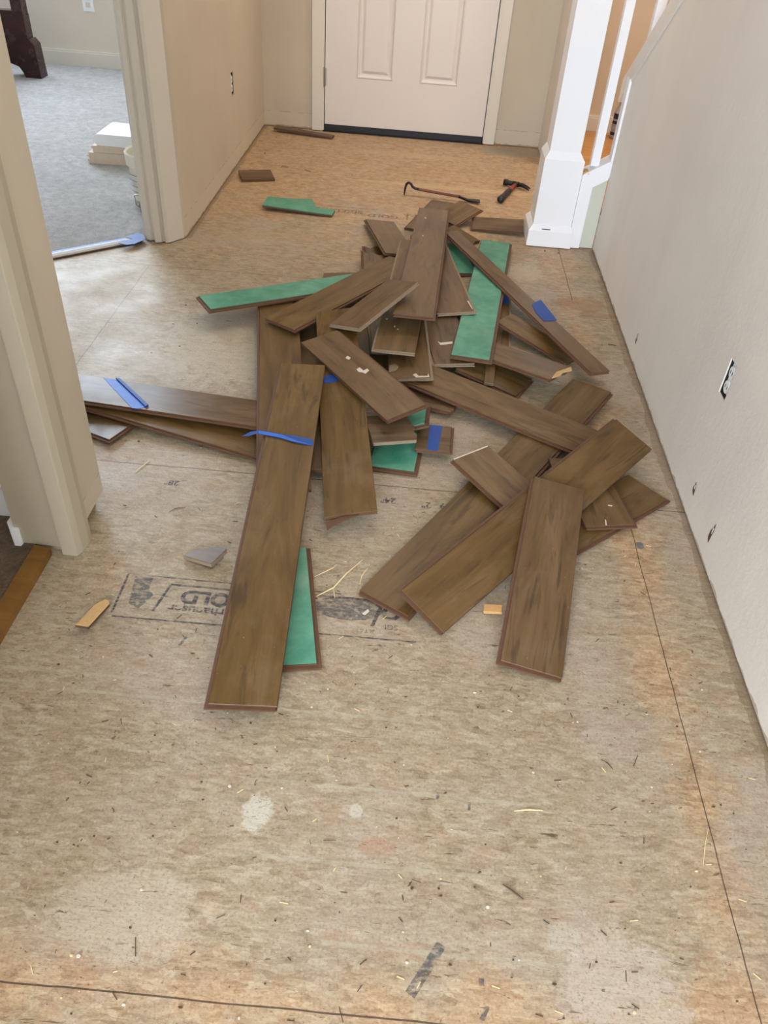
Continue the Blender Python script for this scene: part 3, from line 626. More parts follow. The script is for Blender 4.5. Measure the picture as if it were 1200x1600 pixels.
# ---------------------------------------------------------------- planks
TH = {'top': .0040, 'tongue': (.0050, .0082), 'bot': .0106, 'foam': .0120}
def offset_poly(P, offs):
    n = len(P); out = []
    for i in range(n):
        a, b, c = Vector(P[i-1]), Vector(P[i]), Vector(P[(i+1) % n])
        o1, o2 = offs[i-1], offs[i]
        d1 = (b-a).normalized(); d2 = (c-b).normalized()
        n1 = Vector((-d1.y, d1.x)); n2 = Vector((-d2.y, d2.x))    # outward for clockwise outline
        p1 = b+n1*o1; p2 = b+n2*o2
        cr = d1.x*d2.y-d1.y*d2.x
        if abs(cr) < .15: out.append(tuple((p1+p2)/2)); continue
        t = ((p2-p1).x*d2.y-(p2-p1).y*d2.x)/cr
        out.append(tuple(p1+d1*t))
    return out
LABELS = {}
def plank(kind, p, w, tl, te, ed, flip, tint, label, ov, parts):
    x, y, yaw, Lg, z0, z1, roll = p
    s_ = (z1-z0)/Lg; c_ = math.sqrt(1-s_*s_)
    u = Vector((math.cos(yaw)*c_, math.sin(yaw)*c_, s_)); h = Vector((-math.sin(yaw), math.cos(yaw), 0)); n0 = u.cross(h)
    v = h*math.cos(roll)+n0*math.sin(roll); n = u.cross(v)
    M = Matrix((( u.x, v.x, n.x, x), (u.y, v.y, n.y, y), (u.z, v.z, n.z, z0), (0, 0, 0, 1)))
    A, B, C, D = (0, w/2), (0, -w/2), (Lg, -w/2), (Lg, w/2)
    # clockwise seen along -n?  A->D->C->B keeps outward = left normal of travel
    seq = []; tags = []
    def add(pt, e): seq.append(pt); tags.append(e)
    jag_e = [tuple(q) for q in ov.get('e', [])]; jag_s = [tuple(q) for q in ov.get('s', [])]
    def cl(q): return (max(0, min(Lg+.01, q[0])), max(-w/2, min(w/2, q[1])))
    poly = ov.get('poly')
    if poly:
        for q in poly: add(tuple(q), 'x')
    else:
      add(A, 'l'); add(D, 'e')
      for q in reversed(jag_e): add(cl(q), 'e')
      add(C, 'r'); add(B, 's')
      for q in reversed(jag_s): add(cl(q), 's')
    tg = []
    for e in tags:
        if e == 'x': tg.append(0)
        elif e == 'l': tg.append(.0075 if tl == 'l' else (-.003 if tl == 'r' else 0))
        elif e == 'r': tg.append(.0075 if tl == 'r' else (-.003 if tl == 'l' else 0))
        elif e == 'e': tg.append(0 if jag_e else (.0075 if te == 'e' else (-.003 if te == 's' else 0)))
        else: tg.append(0 if jag_s else (.0075 if te == 's' else (-.003 if te == 'e' else 0)))
    thin = {'wood_block': .008, 'splintered_wood_strip': .008}.get(kind, .012)
    k = thin/.012
    m = MB()
    zero = [0]*len(seq)
    if flip == 0:
        m.mi = 1
        ch = offset_poly(seq, [-.0007]*len(seq))
        # chamfered decor layer
        va = [m.bm.verts.new((q[0], q[1], 0)) for q in ch]; vb = [m.bm.verts.new((q[0], q[1], -.0007)) for q in seq]; vc = [m.bm.verts.new((q[0], q[1], -.0042*k)) for q in seq]; N = len(seq)
        m.face(va, 0)
        for i in range(N):
            m.face([va[i], va[(i+1) % N], vb[(i+1) % N], vb[i]], 0); m.face([vb[i], vb[(i+1) % N], vc[(i+1) % N], vc[i]], 1)
        m.face(list(reversed(vc)), 1)
        m.prism(offset_poly(seq, tg), -.0083*k, -.0042*k)
        m.prism(offset_poly(seq, [.004 if t_ > 0 else 0 for t_ in tg]), -.0105*k, -.0083*k)
        root = m.build(kind, [MAT['wood'], {'r': MAT['edge'], 'g': MAT['edge_dust'], 'd': MAT['edge'], 't': MAT['tan_block']}[ed]])
        f = MB(); f.prism(offset_poly(seq, [-.0015]*len(seq)), -.0119*k, -.0105*k)
        if kind == 'laminate_plank': f.build('foam_backing', MAT['foam'], root)
        else: f.bm.free()
    elif flip == 1:
        # green backing up: foam flush in the middle, core lip showing along one side and one end
        m.mi = 0
        m.prism(offset_poly(seq, [.002]*len(seq)), -.0050, -.0016)
        m.prism(offset_poly(seq, [max(0, t_)+.003 for t_ in tg]), -.0088, -.0050)
        m.mi = 1; m.prism(offset_poly(seq, [max(0, t_)*.8+.003 for t_ in tg]), -.0119, -.0088)
        root = m.build(kind, [MAT['edge'], MAT['wood']])
        f = MB(); f.prism(seq, -.0016, .0004); f.build('foam_backing', MAT['foam'], root)
    else:
        m.mi = 0; m.prism(seq, -.0105, -.0035)
        root = m.build(kind, [MAT['edge']])
        f = MB(); f.prism(seq, -.0035, .0); f.build('foam_backing', MAT['foam'], root)
    root.matrix_world = M
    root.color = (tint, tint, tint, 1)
    if kind == 'wood_block': root.data.materials[0] = MAT['tan_block']
    if kind == 'splintered_wood_strip': root.data.materials[0] = MAT['rawwood']
    for nm, mt, tk, lift, poly in parts:
        q = MB(); q.prism(poly, lift, lift+tk); o = q.build(nm, MAT[mt], root)
    grp = 'torn up laminate planks' if kind == 'laminate_plank' else None
    tag(root, label, 'plank' if kind in ('laminate_plank', 'laminate_block') else 'wood scrap', grp)
    return root
PLANKS = [
  ('laminate_plank', [-0.8794, 1.7896, -0.4162, 0.1482, 0.0119, 0.0174, -0.0005], 0.127, 'r', 'e', 'r', 0, 0.9, 'short brown laminate plank end under the lowest plank, beside the near left door jamb', {}, []),
  ('laminate_plank', [-0.9623, 1.8775, -0.2564, 0.6553, 0.0385, 0.012, -0.0024], 0.127, 'r', None, 'r', 0, 1.0, 'brown laminate plank half hidden under the plank with the pale blue tape', {}, []),
  ('laminate_plank', [-0.9678, 1.867, -0.0766, 0.6267, 0.0507, 0.0403, -0.008], 0.127, 'r', None, 'r', 0, 1.0, 'glossy brown laminate plank with a wide pale blue tape strip, lying left of the pile', {}, [('tape_strip', 'tape_pale', 0.0004, 0.0004, [[0.0987, 0.0614], [0.1374, 0.0631], [0.1831, 0.0269], [0.2689, -0.0501], [0.2512, -0.065], [0.2337, -0.0664]]), ('tape_fold', 'tape', 0.004, 0.0006, [[0.1324, 0.0673], [0.1457, 0.0674], [0.2715, -0.0427], [0.2685, -0.0536]])]),
  ('laminate_plank', [-0.2393, 1.5999, 1.7207, 1.0244, 0.0288, 0.0144, -0.044], 0.127, 'r', None, 'r', 0, 0.85, 'dark brown laminate plank showing as a narrow strip between two wider planks, left of centre', {}, []),
  ('laminate_plank', [-0.2686, 1.4862, 1.7562, 1.0542, 0.0531, 0.049, 0.0241], 0.127, 'l', None, 'r', 0, 0.98, 'long brown laminate plank whose straight edge bounds the pile on its left', {}, []),
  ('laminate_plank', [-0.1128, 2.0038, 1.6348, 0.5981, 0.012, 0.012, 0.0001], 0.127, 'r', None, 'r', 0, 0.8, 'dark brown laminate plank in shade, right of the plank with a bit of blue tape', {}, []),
  ('laminate_plank', [-0.3437, 2.7945, 0.0674, 0.2287, 0.0116, 0.0298, -0.0], 0.127, 'l', None, 'r', 0, 1.0, 'thin end of a brown laminate plank showing just behind the left pointing green backed plank', {}, []),
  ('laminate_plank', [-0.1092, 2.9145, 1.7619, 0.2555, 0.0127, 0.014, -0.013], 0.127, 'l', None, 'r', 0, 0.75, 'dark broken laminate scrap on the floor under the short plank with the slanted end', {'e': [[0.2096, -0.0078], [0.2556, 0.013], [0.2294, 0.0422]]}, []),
  ('laminate_plank', [-0.1185, 2.729, 1.6814, 0.3219, 0.0421, 0.0387, 0.0], 0.127, 'l', None, 'r', 0, 1.05, 'brown laminate plank with a ragged broken end at the far left of the pile', {'e': [[0.2917, -0.0201], [0.2764, 0.0007], [0.3001, 0.0226], [0.2848, 0.0432]]}, []),
  ('laminate_plank', [-0.0502, 2.268, 1.7126, 0.3717, 0.024, 0.024, 0.0002], 0.127, 'l', None, 'g', 0, 0.95, 'brown laminate plank showing only as a sliver beneath the white specked plank', {}, []),
  ('laminate_plank', [-0.0167, 1.6627, 1.4948, 0.2871, 0.0125, 0.0125, -0.0094], 0.119, 'r', 's', 'r', 1, 1.0, 'upside down laminate plank with dark green backing, corner toward the blue taped stub', {}, []),
  ('laminate_plank', [0.0435, 1.8, -0.0423, 0.0935, 0.0268, 0.0311, -0.034], 0.127, None, 'e', 'r', 0, 0.95, 'short brown laminate stub wrapped with a square of dark blue tape', {}, [('tape_strip', 'tape', 0.0004, 0.0004, [[0.0326, 0.0646], [0.0679, 0.0626], [0.0659, 0.015], [0.0615, -0.0662], [0.0321, -0.064]])]),
  ('laminate_plank', [-0.0187, 1.863, 0.0176, 0.0875, 0.0286, 0.0614, -0.1409], 0.119, 'r', 'e', 'r', 1, 0.95, 'small green backed laminate corner under the diagonal plank with pale ring marks', {}, []),
  ('laminate_plank', [-0.0888, 1.7633, 0.2865, 0.118, 0.061, 0.0602, 0.0011], 0.127, None, 'e', 'g', 0, 0.95, 'worn brown laminate scrap with a cracked ragged end lying on the dark green backing', {'e': [[0.1265, -0.0377], [0.1181, -0.0215], [0.1272, -0.0071]]}, []),
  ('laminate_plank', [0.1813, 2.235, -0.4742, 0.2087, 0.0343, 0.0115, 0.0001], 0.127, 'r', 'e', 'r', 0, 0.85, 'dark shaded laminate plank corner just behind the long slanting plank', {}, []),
  ('laminate_plank', [0.0066, 2.0637, -0.3489, 0.1602, 0.0117, 0.0213, -0.0001], 0.127, 'r', 'e', 'r', 0, 0.9, 'small rounded brown plank end under the long slanting plank, above the taped stub', {'e': [[0.1667, -0.0487]]}, []),
  ('laminate_plank', [-0.0053, 1.1787, 1.035, 1.1328, 0.0125, 0.0327, -0.0131], 0.127, 'r', 's', 'd', 0, 0.97, 'very long brown laminate plank lying flat from the front toward the right wall', {}, []),
  ('laminate_plank', [0.3941, 1.4442, 0.7302, 0.357, 0.0145, 0.0122, -0.0042], 0.127, 'r', 'e', 'r', 0, 1.0, 'brown laminate plank with a pale cut end, nearest the right wall', {}, [('pale_cut_edge', 'edge_dust', 0.001, -0.003, [[0.3582, 0.0645], [0.3631, 0.0647], [0.3611, -0.0624], [0.3551, -0.0648]])]),
  ('laminate_plank', [0.5296, 1.4933, 1.7829, 0.1487, 0.0259, 0.0297, 0.0142], 0.127, 'r', 's', 'r', 0, 1.05, 'short brown laminate piece with two white nicks at front right', {}, [('plaster_nick', 'plaster', 0.0008, 0.0003, [[0.0739, -0.0224], [0.0708, -0.0333], [0.0673, -0.0303], [0.0702, -0.0211]]), ('plaster_nick', 'plaster', 0.0008, 0.0003, [[0.0201, 0.006], [0.0176, 0.0036], [-0.0008, 0.0087], [-0.0006, 0.012]])]),
  ('laminate_plank', [0.4049, 1.667, 0.0896, 0.0866, 0.0421, 0.042, -0.0016], 0.127, 'l', None, 'r', 0, 0.85, 'tiny brown laminate fragment wedged between two crossing planks at front right', {}, []),
  ('laminate_plank', [0.0004, 3.3838, 1.2929, 0.402, 0.013, 0.013, -0.0164], 0.127, 'l', None, 'r', 0, 0.95, 'brown laminate plank passing under the tall upright looking plank toward the pry bar', {}, []),
  ('laminate_plank', [0.1075, 3.4958, 0.8461, 0.1691, 0.0233, 0.0564, 0.0498], 0.127, 'r', 'e', 'r', 0, 1.05, 'squarish brown laminate piece beneath the claw end of the pry bar', {}, []),
  ('laminate_plank', [0.2316, 3.5014, -0.0791, 0.2213, 0.0213, 0.0335, 0.189], 0.1, None, 's', 'r', 0, 0.95, 'brown laminate piece lying against the foot of the white newel post', {}, []),
  ('laminate_plank', [0.1263, 3.357, -0.5126, 0.1378, 0.0464, 0.0125, -0.0656], 0.08, 'r', 'e', 'r', 0, 1.0, 'narrow brown laminate scrap with a notched end behind the thin slanting strip', {'e': [[0.1364, -0.022], [0.1291, 0.0094]]}, []),
  ('laminate_plank', [0.1802, 2.9667, 1.7981, 0.2794, 0.012, 0.012, -0.0], 0.119, 'r', 's', 'r', 1, 0.8, 'green backed laminate plank mostly hidden, seen left of the bright green plank', {}, []),
  ('laminate_plank', [0.2672, 2.3739, 1.5134, 0.5975, 0.0126, 0.0126, -0.0097], 0.127, 'r', 's', 'g', 0, 1.05, 'brown laminate plank with dark blue tape peeking out right of the bright green plank', {}, [('tape_strip', 'tape', 0.0004, 0.0006, [[0.4247, -0.0404], [0.427, -0.05], [0.3963, -0.062], [0.353, -0.0645], [0.3475, -0.0411]])]),
  ('laminate_plank', [-0.1854, 0.9861, 1.7752, 0.3377, 0.014, 0.0131, 0.0195], 0.119, 'r', 's', 'r', 1, 1.05, 'narrow looking green backed laminate plank half under the longest front plank', {}, []),
  ('laminate_plank', [-0.6904, 2.4117, 0.5644, 0.6997, 0.069, 0.0553, -0.0474], 0.119, 'r', 's', 'r', 1, 1.1, 'green backed laminate plank pointing left out of the pile', {}, []),
  ('laminate_plank', [-0.4215, 2.3028, 0.9928, 0.6764, 0.0706, 0.0833, -0.02], 0.127, 'r', None, 'd', 0, 1.0, 'brown laminate plank slanting over the green backed plank that points left', {}, []),
  ('laminate_plank', [-0.1025, 1.427, 1.7251, 0.974, 0.0428, 0.0945, -0.1672], 0.127, None, 's', 'r', 0, 1.02, 'grey streaked brown laminate plank with chipped red end, right of the longest front plank', {'s': [[-0.0046, 0.0433], [0.0042, 0.0198], [0.0014, -0.0185]]}, [('tape_strip', 'tape', 0.0004, 0.0006, [[0.5903, 0.0519], [0.5982, 0.029], [0.5938, 0.0102], [0.5649, 0.0001], [0.556, 0.0323], [0.564, 0.0526]]), ('splintered_end', 'edge', 0.003, -0.008, [[-0.0099, 0.0619], [-0.0363, 0.0596], [-0.0247, 0.041], [-0.0104, 0.0128], [-0.0008, -0.0184], [0.0028, 0.0122]])]),
  ('laminate_plank', [0.253, 2.1108, 1.487, 0.1384, 0.0343, 0.0401, -0.0002], 0.03, None, None, 'g', 0, 0.8, 'narrow grey plank offcut in the dark gap left of the shaded plank corner', {}, []),
  ('laminate_plank', [0.0218, 2.1323, -0.5536, 0.6235, 0.0392, 0.0428, 0.0575], 0.127, 'r', None, 'r', 0, 1.12, 'long light brown laminate plank slanting from the pile centre down to the right', {}, []),
  ('laminate_plank', [0.1469, 2.1897, 1.7397, 0.4467, 0.0452, 0.0429, -0.0261], 0.127, 'l', 's', 'g', 0, 1.08, 'brown laminate plank with a white scratch, left of the bright green plank', {}, [('plaster_mark', 'plaster', 0.0012, 0.0003, [[0.1436, 0.0316], [0.1347, 0.0246], [0.1418, -0.0167], [0.1289, -0.0145], [0.1232, 0.0075], [0.1218, 0.0266]])]),
  ('laminate_plank', [0.0105, 2.0707, 1.6524, 0.527, 0.0505, 0.0491, -0.0771], 0.127, 'r', 's', 'g', 0, 1.05, 'brown laminate plank with a peeled patch and chipped pale near end at the pile centre', {}, [('peeled_patch', 'edge_dust', 0.0006, 0.0002, [[0.0762, 0.0604], [0.0833, 0.0425], [0.0671, 0.0311], [0.0442, 0.0396], [0.0336, 0.0612]]), ('plaster_nick', 'plaster', 0.0015, 0.0002, [[0.0154, -0.0099], [0.0225, -0.0198], [0.0071, -0.0268], [0.006, -0.0537], [0.021, -0.0565], [0.002, -0.0593], [-0.0001, -0.0188]])]),
  ('laminate_plank', [0.187, 1.706, -0.8455, 0.2192, 0.0557, 0.0297, -0.0357], 0.127, 'r', None, 'r', 0, 1.08, 'short brown laminate plank with a pale cut end, lying across the very long flat plank', {}, [('pale_cut_edge', 'plaster', 0.0008, 0.0003, [[-0.0007, -0.0612], [0.001, 0.0605], [0.0044, 0.0585], [0.0025, -0.0615]])]),
  ('laminate_plank', [0.0793, 1.149, 0.8871, 0.8797, 0.0288, 0.0776, 0.3117], 0.127, 'l', 's', 'r', 0, 1.0, 'big brown laminate plank rising toward the right wall beneath the topmost front right plank', {}, [('pale_worn_edge', 'edge_dust', 0.0006, 0.0003, [[0.8808, 0.0643], [0.884, 0.0595], [0.8834, -0.0185], [0.8799, -0.0162]])]),
  ('laminate_plank', [0.3034, 1.029, 1.3908, 0.5539, 0.0171, 0.0829, 0.0988], 0.127, 'l', 's', 'r', 0, 1.03, 'topmost brown laminate plank at front right, its low end nearest the viewer', {}, []),
  ('laminate_plank', [0.2409, 2.3145, -0.623, 0.281, 0.0439, 0.067, -0.0623], 0.127, 'r', None, 'r', 0, 1.15, 'light brown laminate plank with a splintered pale wood end pointing right', {'e': [[0.2829, -0.0342], [0.277, -0.0079], [0.2897, 0.0174]]}, [('splintered_end', 'rawwood', 0.004, 0.0005, [[0.2836, -0.0589], [0.2727, -0.012], [0.2827, 0.0302], [0.2873, 0.0545], [0.3004, 0.0343], [0.2886, 0.0033], [0.2929, -0.0246]])]),
  ('laminate_plank', [0.3185, 2.5412, -0.7112, 0.2999, 0.0458, 0.0115, 0.0009], 0.09, 'r', None, 'r', 0, 1.1, 'narrow brown laminate piece tilted under the thin slanting strip', {}, []),
  ('laminate_plank', [0.1931, 2.2047, 1.4518, 1.0969, 0.0652, 0.0252, -0.0002], 0.119, 'r', 's', 'r', 1, 1.15, 'bright green backed laminate plank lying upside down on the right side of the pile', {}, []),
  ('laminate_plank', [0.1483, 2.5137, 1.7352, 0.7505, 0.0625, 0.0452, -0.0763], 0.127, 'r', 's', 'g', 0, 1.12, 'greyish brown laminate plank with a white nicked corner, overlapping the bright green plank', {}, [('plaster_nick', 'plaster', 0.002, 0.0004, [[0.0795, -0.0542], [0.0789, -0.0587], [0.0107, -0.0618], [0.0266, -0.0581]])]),
  ('laminate_plank', [0.1325, 3.3019, -1.1727, 1.2049, 0.0501, 0.0598, -0.0162], 0.065, 'r', None, 'r', 0, 1.15, 'thin slanting laminate strip with folded blue tape, crossing over the bright green plank', {}, [('tape_strip', 'tape', 0.0012, 0.0008, [[0.7264, 0.006], [0.7049, 0.035], [0.6931, 0.0594], [0.7705, 0.0491], [0.8541, 0.0365], [0.8499, -0.0135], [0.7907, -0.0097]])]),
  ('laminate_plank', [-0.0628, 3.002, 1.823, 0.4591, 0.0525, 0.017, 0.0935], 0.127, 'l', 's', 'r', 0, 1.1, 'brown laminate plank with a slanted corner at the far left top of the pile', {}, []),
  ('laminate_plank', [-0.0433, 2.1626, 1.523, 0.8697, 0.086, 0.0994, -0.0101], 0.127, 'l', 's', 'g', 0, 1.08, 'brown laminate plank dotted with white specks, lying under the topmost long plank', {}, [('plaster_speck', 'plaster', 0.0006, 0.0002, [[0.2015, 0.0516], [0.2032, 0.0434], [0.194, 0.0444]]), ('plaster_speck', 'plaster', 0.0006, 0.0002, [[0.1549, 0.0193], [0.1605, 0.0137], [0.1473, 0.0143]]), ('plaster_speck', 'plaster', 0.0006, 0.0002, [[0.14, 0.0074], [0.1413, 0.0013], [0.1324, 0.0025]])]),
  ('laminate_plank', [0.0042, 2.3009, 1.5278, 1.1203, 0.1405, 0.0945, -0.0063], 0.127, 'r', 's', 'r', 0, 1.12, 'topmost long brown laminate plank pointing straight at the front door', {}, [('plaster_speck', 'plaster', 0.0006, 0.0002, [[0.9896, 0.0317], [0.9919, 0.0238], [0.9743, 0.0253]]), ('plaster_speck', 'plaster', 0.0006, 0.0002, [[0.7634, 0.0265], [0.7656, 0.019], [0.7499, 0.0205]])]),
  ('laminate_plank', [-0.207, 2.2453, 0.9836, 0.305, 0.112, 0.1672, -0.2501], 0.127, 'r', 's', 'g', 0, 1.1, 'short brown laminate plank with a pale worn near end, resting across the topmost long plank', {}, []),
  ('laminate_plank', [-0.2802, 2.1996, -0.9414, 0.4905, 0.0938, 0.1002, 0.1022], 0.127, 'l', 'e', 'd', 0, 1.05, 'diagonal brown laminate plank with two pale ring marks at the pile centre', {}, [('plaster_mark', 'plaster', 0.0003, 0.0002, [[0.1569, 0.0039], [0.1509, 0.014], [0.1657, 0.0164], [0.1727, 0.0079], [0.1652, 0.0035]]), ('plaster_mark', 'plaster', 0.0003, 0.0002, [[0.2297, -0.0017], [0.2263, 0.0112], [0.2474, 0.0115], [0.2451, 0.026], [0.2571, 0.0252], [0.2652, 0.0073], [0.254, 0.0032], [0.2447, -0.0041]])]),
  ('laminate_plank', [-0.2468, 0.8673, 1.6192, 1.1548, 0.0343, 0.0946, -0.023], 0.127, 'l', 's', 'r', 0, 1.0, 'longest brown laminate plank, front left, with a loose strip of blue tape across it', {}, [('tape_strip', 'tape', 0.0005, 0.0006, [[0.8013, 0.1248], [0.8218, 0.1046], [0.8287, 0.0855], [0.8251, 0.0582], [0.8144, 0.0152], [0.8134, -0.0099], [0.8006, -0.0593], [0.7741, -0.0617], [0.7799, -0.0299], [0.7935, 0.0046], [0.8088, 0.0561], [0.8146, 0.0902], [0.8025, 0.1084]]), ('tape_fold', 'tape_pale', 0.0012, 0.003, [[0.8232, 0.0847], [0.8197, 0.0575], [0.8111, 0.0232], [0.7874, -0.0225], [0.7762, -0.0532], [0.784, -0.013], [0.7999, 0.0285], [0.8124, 0.0832]])]),
  ('wood_strip', [-0.8634, 4.7456, -0.1485, 0.3399, 0.0251, 0.0121, 0.0142], 0.05, None, None, 'r', 0, 0.8, 'narrow grey brown strip lying along the back wall left of the front door', {}, []),
  ('laminate_block', [-0.8852, 3.8979, 0.3433, 0.1578, 0.016, 0.0137, 0.0294], 0.127, None, None, 'r', 0, 1.0, 'short brown laminate block lying by the left entry wall', {}, []),
  ('backing_scrap', [-0.6984, 3.5452, -0.0419, 0.3142, 0.025, 0.0124, -0.013], 0.119, None, None, 'r', 2, 1.0, 'thin green backed scrap with a notched corner lying alone left of the pile', {'poly': [[-0.0008, 0.0577], [0.1026, 0.0757], [0.1941, 0.1066], [0.2297, 0.0056], [0.3142, 0.0127], [0.3123, -0.0583], [0.0008, -0.0576]]}, []),
  ('broken_wood_wedge', [-0.4544, 1.2942, -0.3819, 0.0772, 0.0119, 0.0208, -0.0223], 0.06, 'l', 'e', 'g', 0, 1.0, 'small broken grey laminate wedge beside the longest front plank', {'poly': [[0.0089, -0.0088], [0.0291, 0.0075], [0.052, 0.0301], [0.0778, 0.0286], [0.0766, -0.0287], [0.0, -0.0301]]}, []),
  ('splintered_wood_strip', [-0.611, 1.0338, 1.2599, 0.08, 0.0171, 0.0118, -0.0186], 0.026, None, None, 'r', 0, 1.0, 'small splintered wood strip on the subfloor near the left door jamb', {'poly': [[0.0092, 0.0128], [0.0624, 0.0163], [0.0841, 0.0072], [0.0843, -0.0023], [0.0769, -0.0096], [0.0034, -0.0137], [-0.0034, 0.0137]]}, []),
  ('wood_block', [0.2129, 1.1917, -0.1182, 0.0394, 0.0111, 0.019, 0.0186], 0.022, None, None, 't', 0, 1.0, 'tiny tan wood block on the subfloor between the two front right planks', {}, []),
]

for a in PLANKS: plank(*a)

# ---------------------------------------------------------------- tools
hm = empty('claw_hammer', (.40, 3.94, .018)); tag(hm, 'claw hammer with red and black handle lying on the entry floor', 'hammer')
a = Vector((.366, 3.84, 0)); b = Vector((.462, 4.112, 0)); d = (b-a).normalized(); nrm = Vector((d.y, -d.x, 0)); base = Vector((.40, 3.94, 0))
def P(t, s=0, z=0): q = a+d*t+nrm*s-base; return (q.x, q.y, z)
m = MB(); m.tube([P(0), P(.012), P(.05), P(.10), P(.15), P(.165)], [.013, .0175, .016, .0145, .015, .013], 14, .9); m.build('grip', MAT['black'], hm, smooth=True)
m = MB(); m.tube([P(.163), P(.20), P(.262)], [.0125, .0115, .010], 12, .85); m.build('handle_neck', MAT['red_paint'], hm, smooth=True)
m = MB(); m.tube([P(.276, -.062), P(.276, -.042), P(.276, -.040), P(.276, -.026), P(.276, -.012)], [.0145, .0145, .0115, .0115, .0125], 14); m.tube([P(.276, -.014), P(.276, .016)], [.0135, .0125], 10, 1.0)
for s_ in (-1, 1):
    m.tube([P(.276+s_*.004, .012), P(.274+s_*.008, .035, .001), P(.266+s_*.011, .058, -.002), P(.254+s_*.013, .078, -.006)], [.008, .0068, .005, .0025], 8, 1.2)
m.build('hammer_head', MAT['darksteel'], hm, smooth=True)
pb = empty('pry_bar', (.06, 3.84, 0)); tag(pb, 'rust red pry bar with a black hooked end on the floor beyond the pile', 'pry bar')
def Q(x, y, z): return (x-.06, y-3.84, z)
m = MB()
rr = [.006]*9
m.tube([Q(-.088, 3.853, .002), Q(-.086, 3.852, .030), Q(-.081, 3.851, .052), Q(-.072, 3.850, .060), Q(-.060, 3.849, .055), Q(-.050, 3.848, .042), Q(-.038, 3.847, .036), Q(-.02, 3.845, .034)], [.003, .005, .006, .006, .0065, .0065, .0065, .0065], 8); m.build('hook', MAT['darksteel'], pb)
m = MB(); m.tube([Q(-.02, 3.845, .034), Q(.17, 3.828, .022)], .0066, 8); m.build('shaft', MAT['rust'], pb)
m = MB()
m.frustum([Q(.168, 3.823, .017), Q(.168, 3.834, .017), Q(.168, 3.834, .028), Q(.168, 3.823, .028)], [Q(.215, 3.816, .006), Q(.215, 3.838, .006), Q(.215, 3.838, .013), Q(.215, 3.816, .013)])
m.frustum([Q(.215, 3.816, .006), Q(.215, 3.838, .006), Q(.215, 3.838, .013), Q(.215, 3.816, .013)], [Q(.272, 3.798, .010), Q(.272, 3.842, .010), Q(.272, 3.842, .013), Q(.272, 3.798, .013)]); m.build('claw', MAT['darksteel'], pb)

# ---------------------------------------------------------------- splinters and crumbs on the subfloor
def sliver(name, pts, r, mat, label, cat='splinter', group=None):
    c = pts[0]; m = MB(); n = len(pts)
    zz = [r*.8+.0005+(.004 if 0 < i < n-1 and n > 3 else 0) for i in range(n)]
    rad = [r*(.55 if i in (0, n-1) else 1) for i in range(n)]
    m.tube([(p[0]-c[0], p[1]-c[1], z) for p, z in zip(pts, zz)], rad, 6, .7)
    o = m.build(name, mat); o.location = (c[0], c[1], 0); tag(o, label, cat, group)
sliver('straw_splinter', [(-.165, 1.248), (-.14, 1.266), (-.127, 1.278), (-.119, 1.294)], .0013, MAT['straw'], 'curved pale splinter just right of the narrow green backed plank')
sliver('straw_splinter', [(-.153, 1.188), (-.118, 1.216), (-.096, 1.261), (-.063, 1.316)], .0019, MAT['straw'], 'longest pale splinter between the front planks, over the stamped ink')
sliver('straw_splinter', [(-.119, 1.220), (-.115, 1.202), (-.112, 1.189)], .0011, MAT['straw'], 'tiny pale splinter branching below the longest pale splinter')
sliver('straw_splinter', [(-.062, 1.237), (-.059, 1.266), (-.048, 1.292)], .0017, MAT['straw'], 'pale splinter touching the corner of the very long flat plank')
sliver('straw_splinter', [(-.668, 1.565), (-.649, 1.615)], .0024, MAT['straw'], 'straight pale splinter at left below the two planks with blue tape')
sliver('straw_splinter', [(.253, .726), (.278, .731), (.303, .732)], .0017, MAT['straw'], 'short pale splinter alone on the near floor right of centre')
sliver('straw_splinter', [(.563, .658), (.576, .698), (.589, .728)], .0009, MAT['straw'], 'hair thin pale splinter beside the right floor joint')
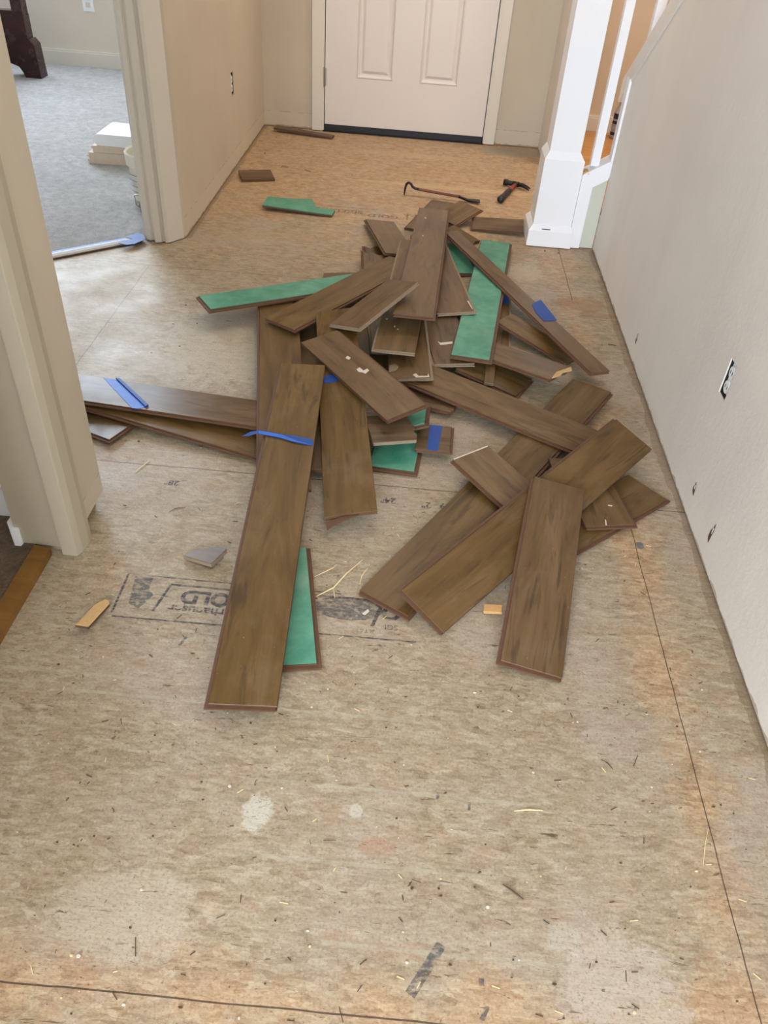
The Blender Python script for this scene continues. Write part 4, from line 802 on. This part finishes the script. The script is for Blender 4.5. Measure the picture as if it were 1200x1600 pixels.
darks = [([(-.318, .44), (-.326, .466)], 'upright dark splinter at the near left of the floor'), ([(.42, .845), (.431, .84), (.439, .828)], 'slanting dark splinter on the near right floor, left of the paired one'),
 ([(.491, .861), (.479, .837)], 'steep dark splinter nearest the right floor joint'), ([(.227, .597), (.242, .588), (.259, .576)], 'broad brown splinter on the near floor right of centre'),
 ([(-.542, 1.424), (-.53, 1.438), (-.508, 1.446)], 'curled dark splinter above the small grey laminate wedge'), ([(-.015, .401), (-.007, .382)], 'dark splinter crossing the bottom floor joint near the middle'),
 ([(.406, .486), (.404, .470)], 'short upright dark splinter at the bottom right of the floor'), ([(-.214, .503), (-.202, .51)], 'small dark splinter left of centre near the bottom of the floor'),
 ([(-.068, .641), (-.047, .644)], 'small flat dark splinter right of the white filler patch'), ([(.081, .591), (.096, .587)], 'tiny dark splinter on the lower pale line right of centre'),
 ([(.009, .422), (.015, .431)], 'tiny dark splinter just above the bottom floor joint'), ([(-.721, 4.116), (-.688, 4.115)], 'flat dark chip beyond the short laminate block'), ([(-.601, 4.097), (-.566, 4.075)], 'folded dark chip on the entry floor left of centre'),
 ([(.681, 2.494), (.709, 2.49)], 'brown chip on the floor close to the right wall')]
for i, (pts, lb) in enumerate(darks):
    sliver('dark_splinter', pts, .0012 if i < 11 and i != 3 else (.003 if i != 3 else .0018), MAT['darkchip'], lb)
wc = MB(); wc.prism([(0, 0), (.006, -.002), (.014, .009), (.010, .014)], .0006, .003); o = wc.build('plaster_chip', MAT['plaster']); o.location = (-.048, 1.150, 0); tag(o, 'white plaster chip on the dark stamped ink patch', 'plaster chip')
m = MB()
for i in range(420):
    x = random.uniform(-.88, .72); y = random.uniform(.3, 1) if random.random() < .45 else random.uniform(.9, 4.7)
    if y > 1.2 and x < -.66 and y < 1.5: continue
    if (x < -.745 and y < 1.3): continue
    r = random.uniform(.0007, .0022) if random.random() < .85 else random.uniform(.002, .0035); a = random.uniform(0, 6.28); el = random.uniform(.3, 1)
    m.mi = 0 if random.random() < .62 else (1 if random.random() < .6 else 2)
    pts = [(math.cos(k*1.2566+a)*r*random.uniform(.7, 1.4), math.sin(k*1.2566+a)*r*el) for k in range(5)]
    m.prism([(x+p[0], y+p[1]) for p in pts], .0002, .0002+r*.8)
for i in range(160):
    x = random.uniform(-.80, .70); y = random.uniform(.3, 1.5)
    if (x < -.66): continue
    l = random.uniform(.004, .014); a = random.gauss(.2, .9); m.mi = 0 if random.random() < .75 else 1
    dx, dy = math.cos(a)*l/2, math.sin(a)*l/2; n_ = (-math.sin(a)*.0006, math.cos(a)*.0006)
    m.prism([(x-dx-n_[0], y-dy-n_[1]), (x+dx-n_[0], y+dy-n_[1]), (x+dx+n_[0], y+dy+n_[1]), (x-dx+n_[0], y-dy+n_[1])], .0002, .0012)
o = m.build('floor_crumbs', [MAT['darkchip'], MAT['straw'], MAT['plaster']]); o['kind'] = 'stuff'; tag(o, 'scattered crumbs and splinters of wood and plaster over the bare subfloor', 'debris')
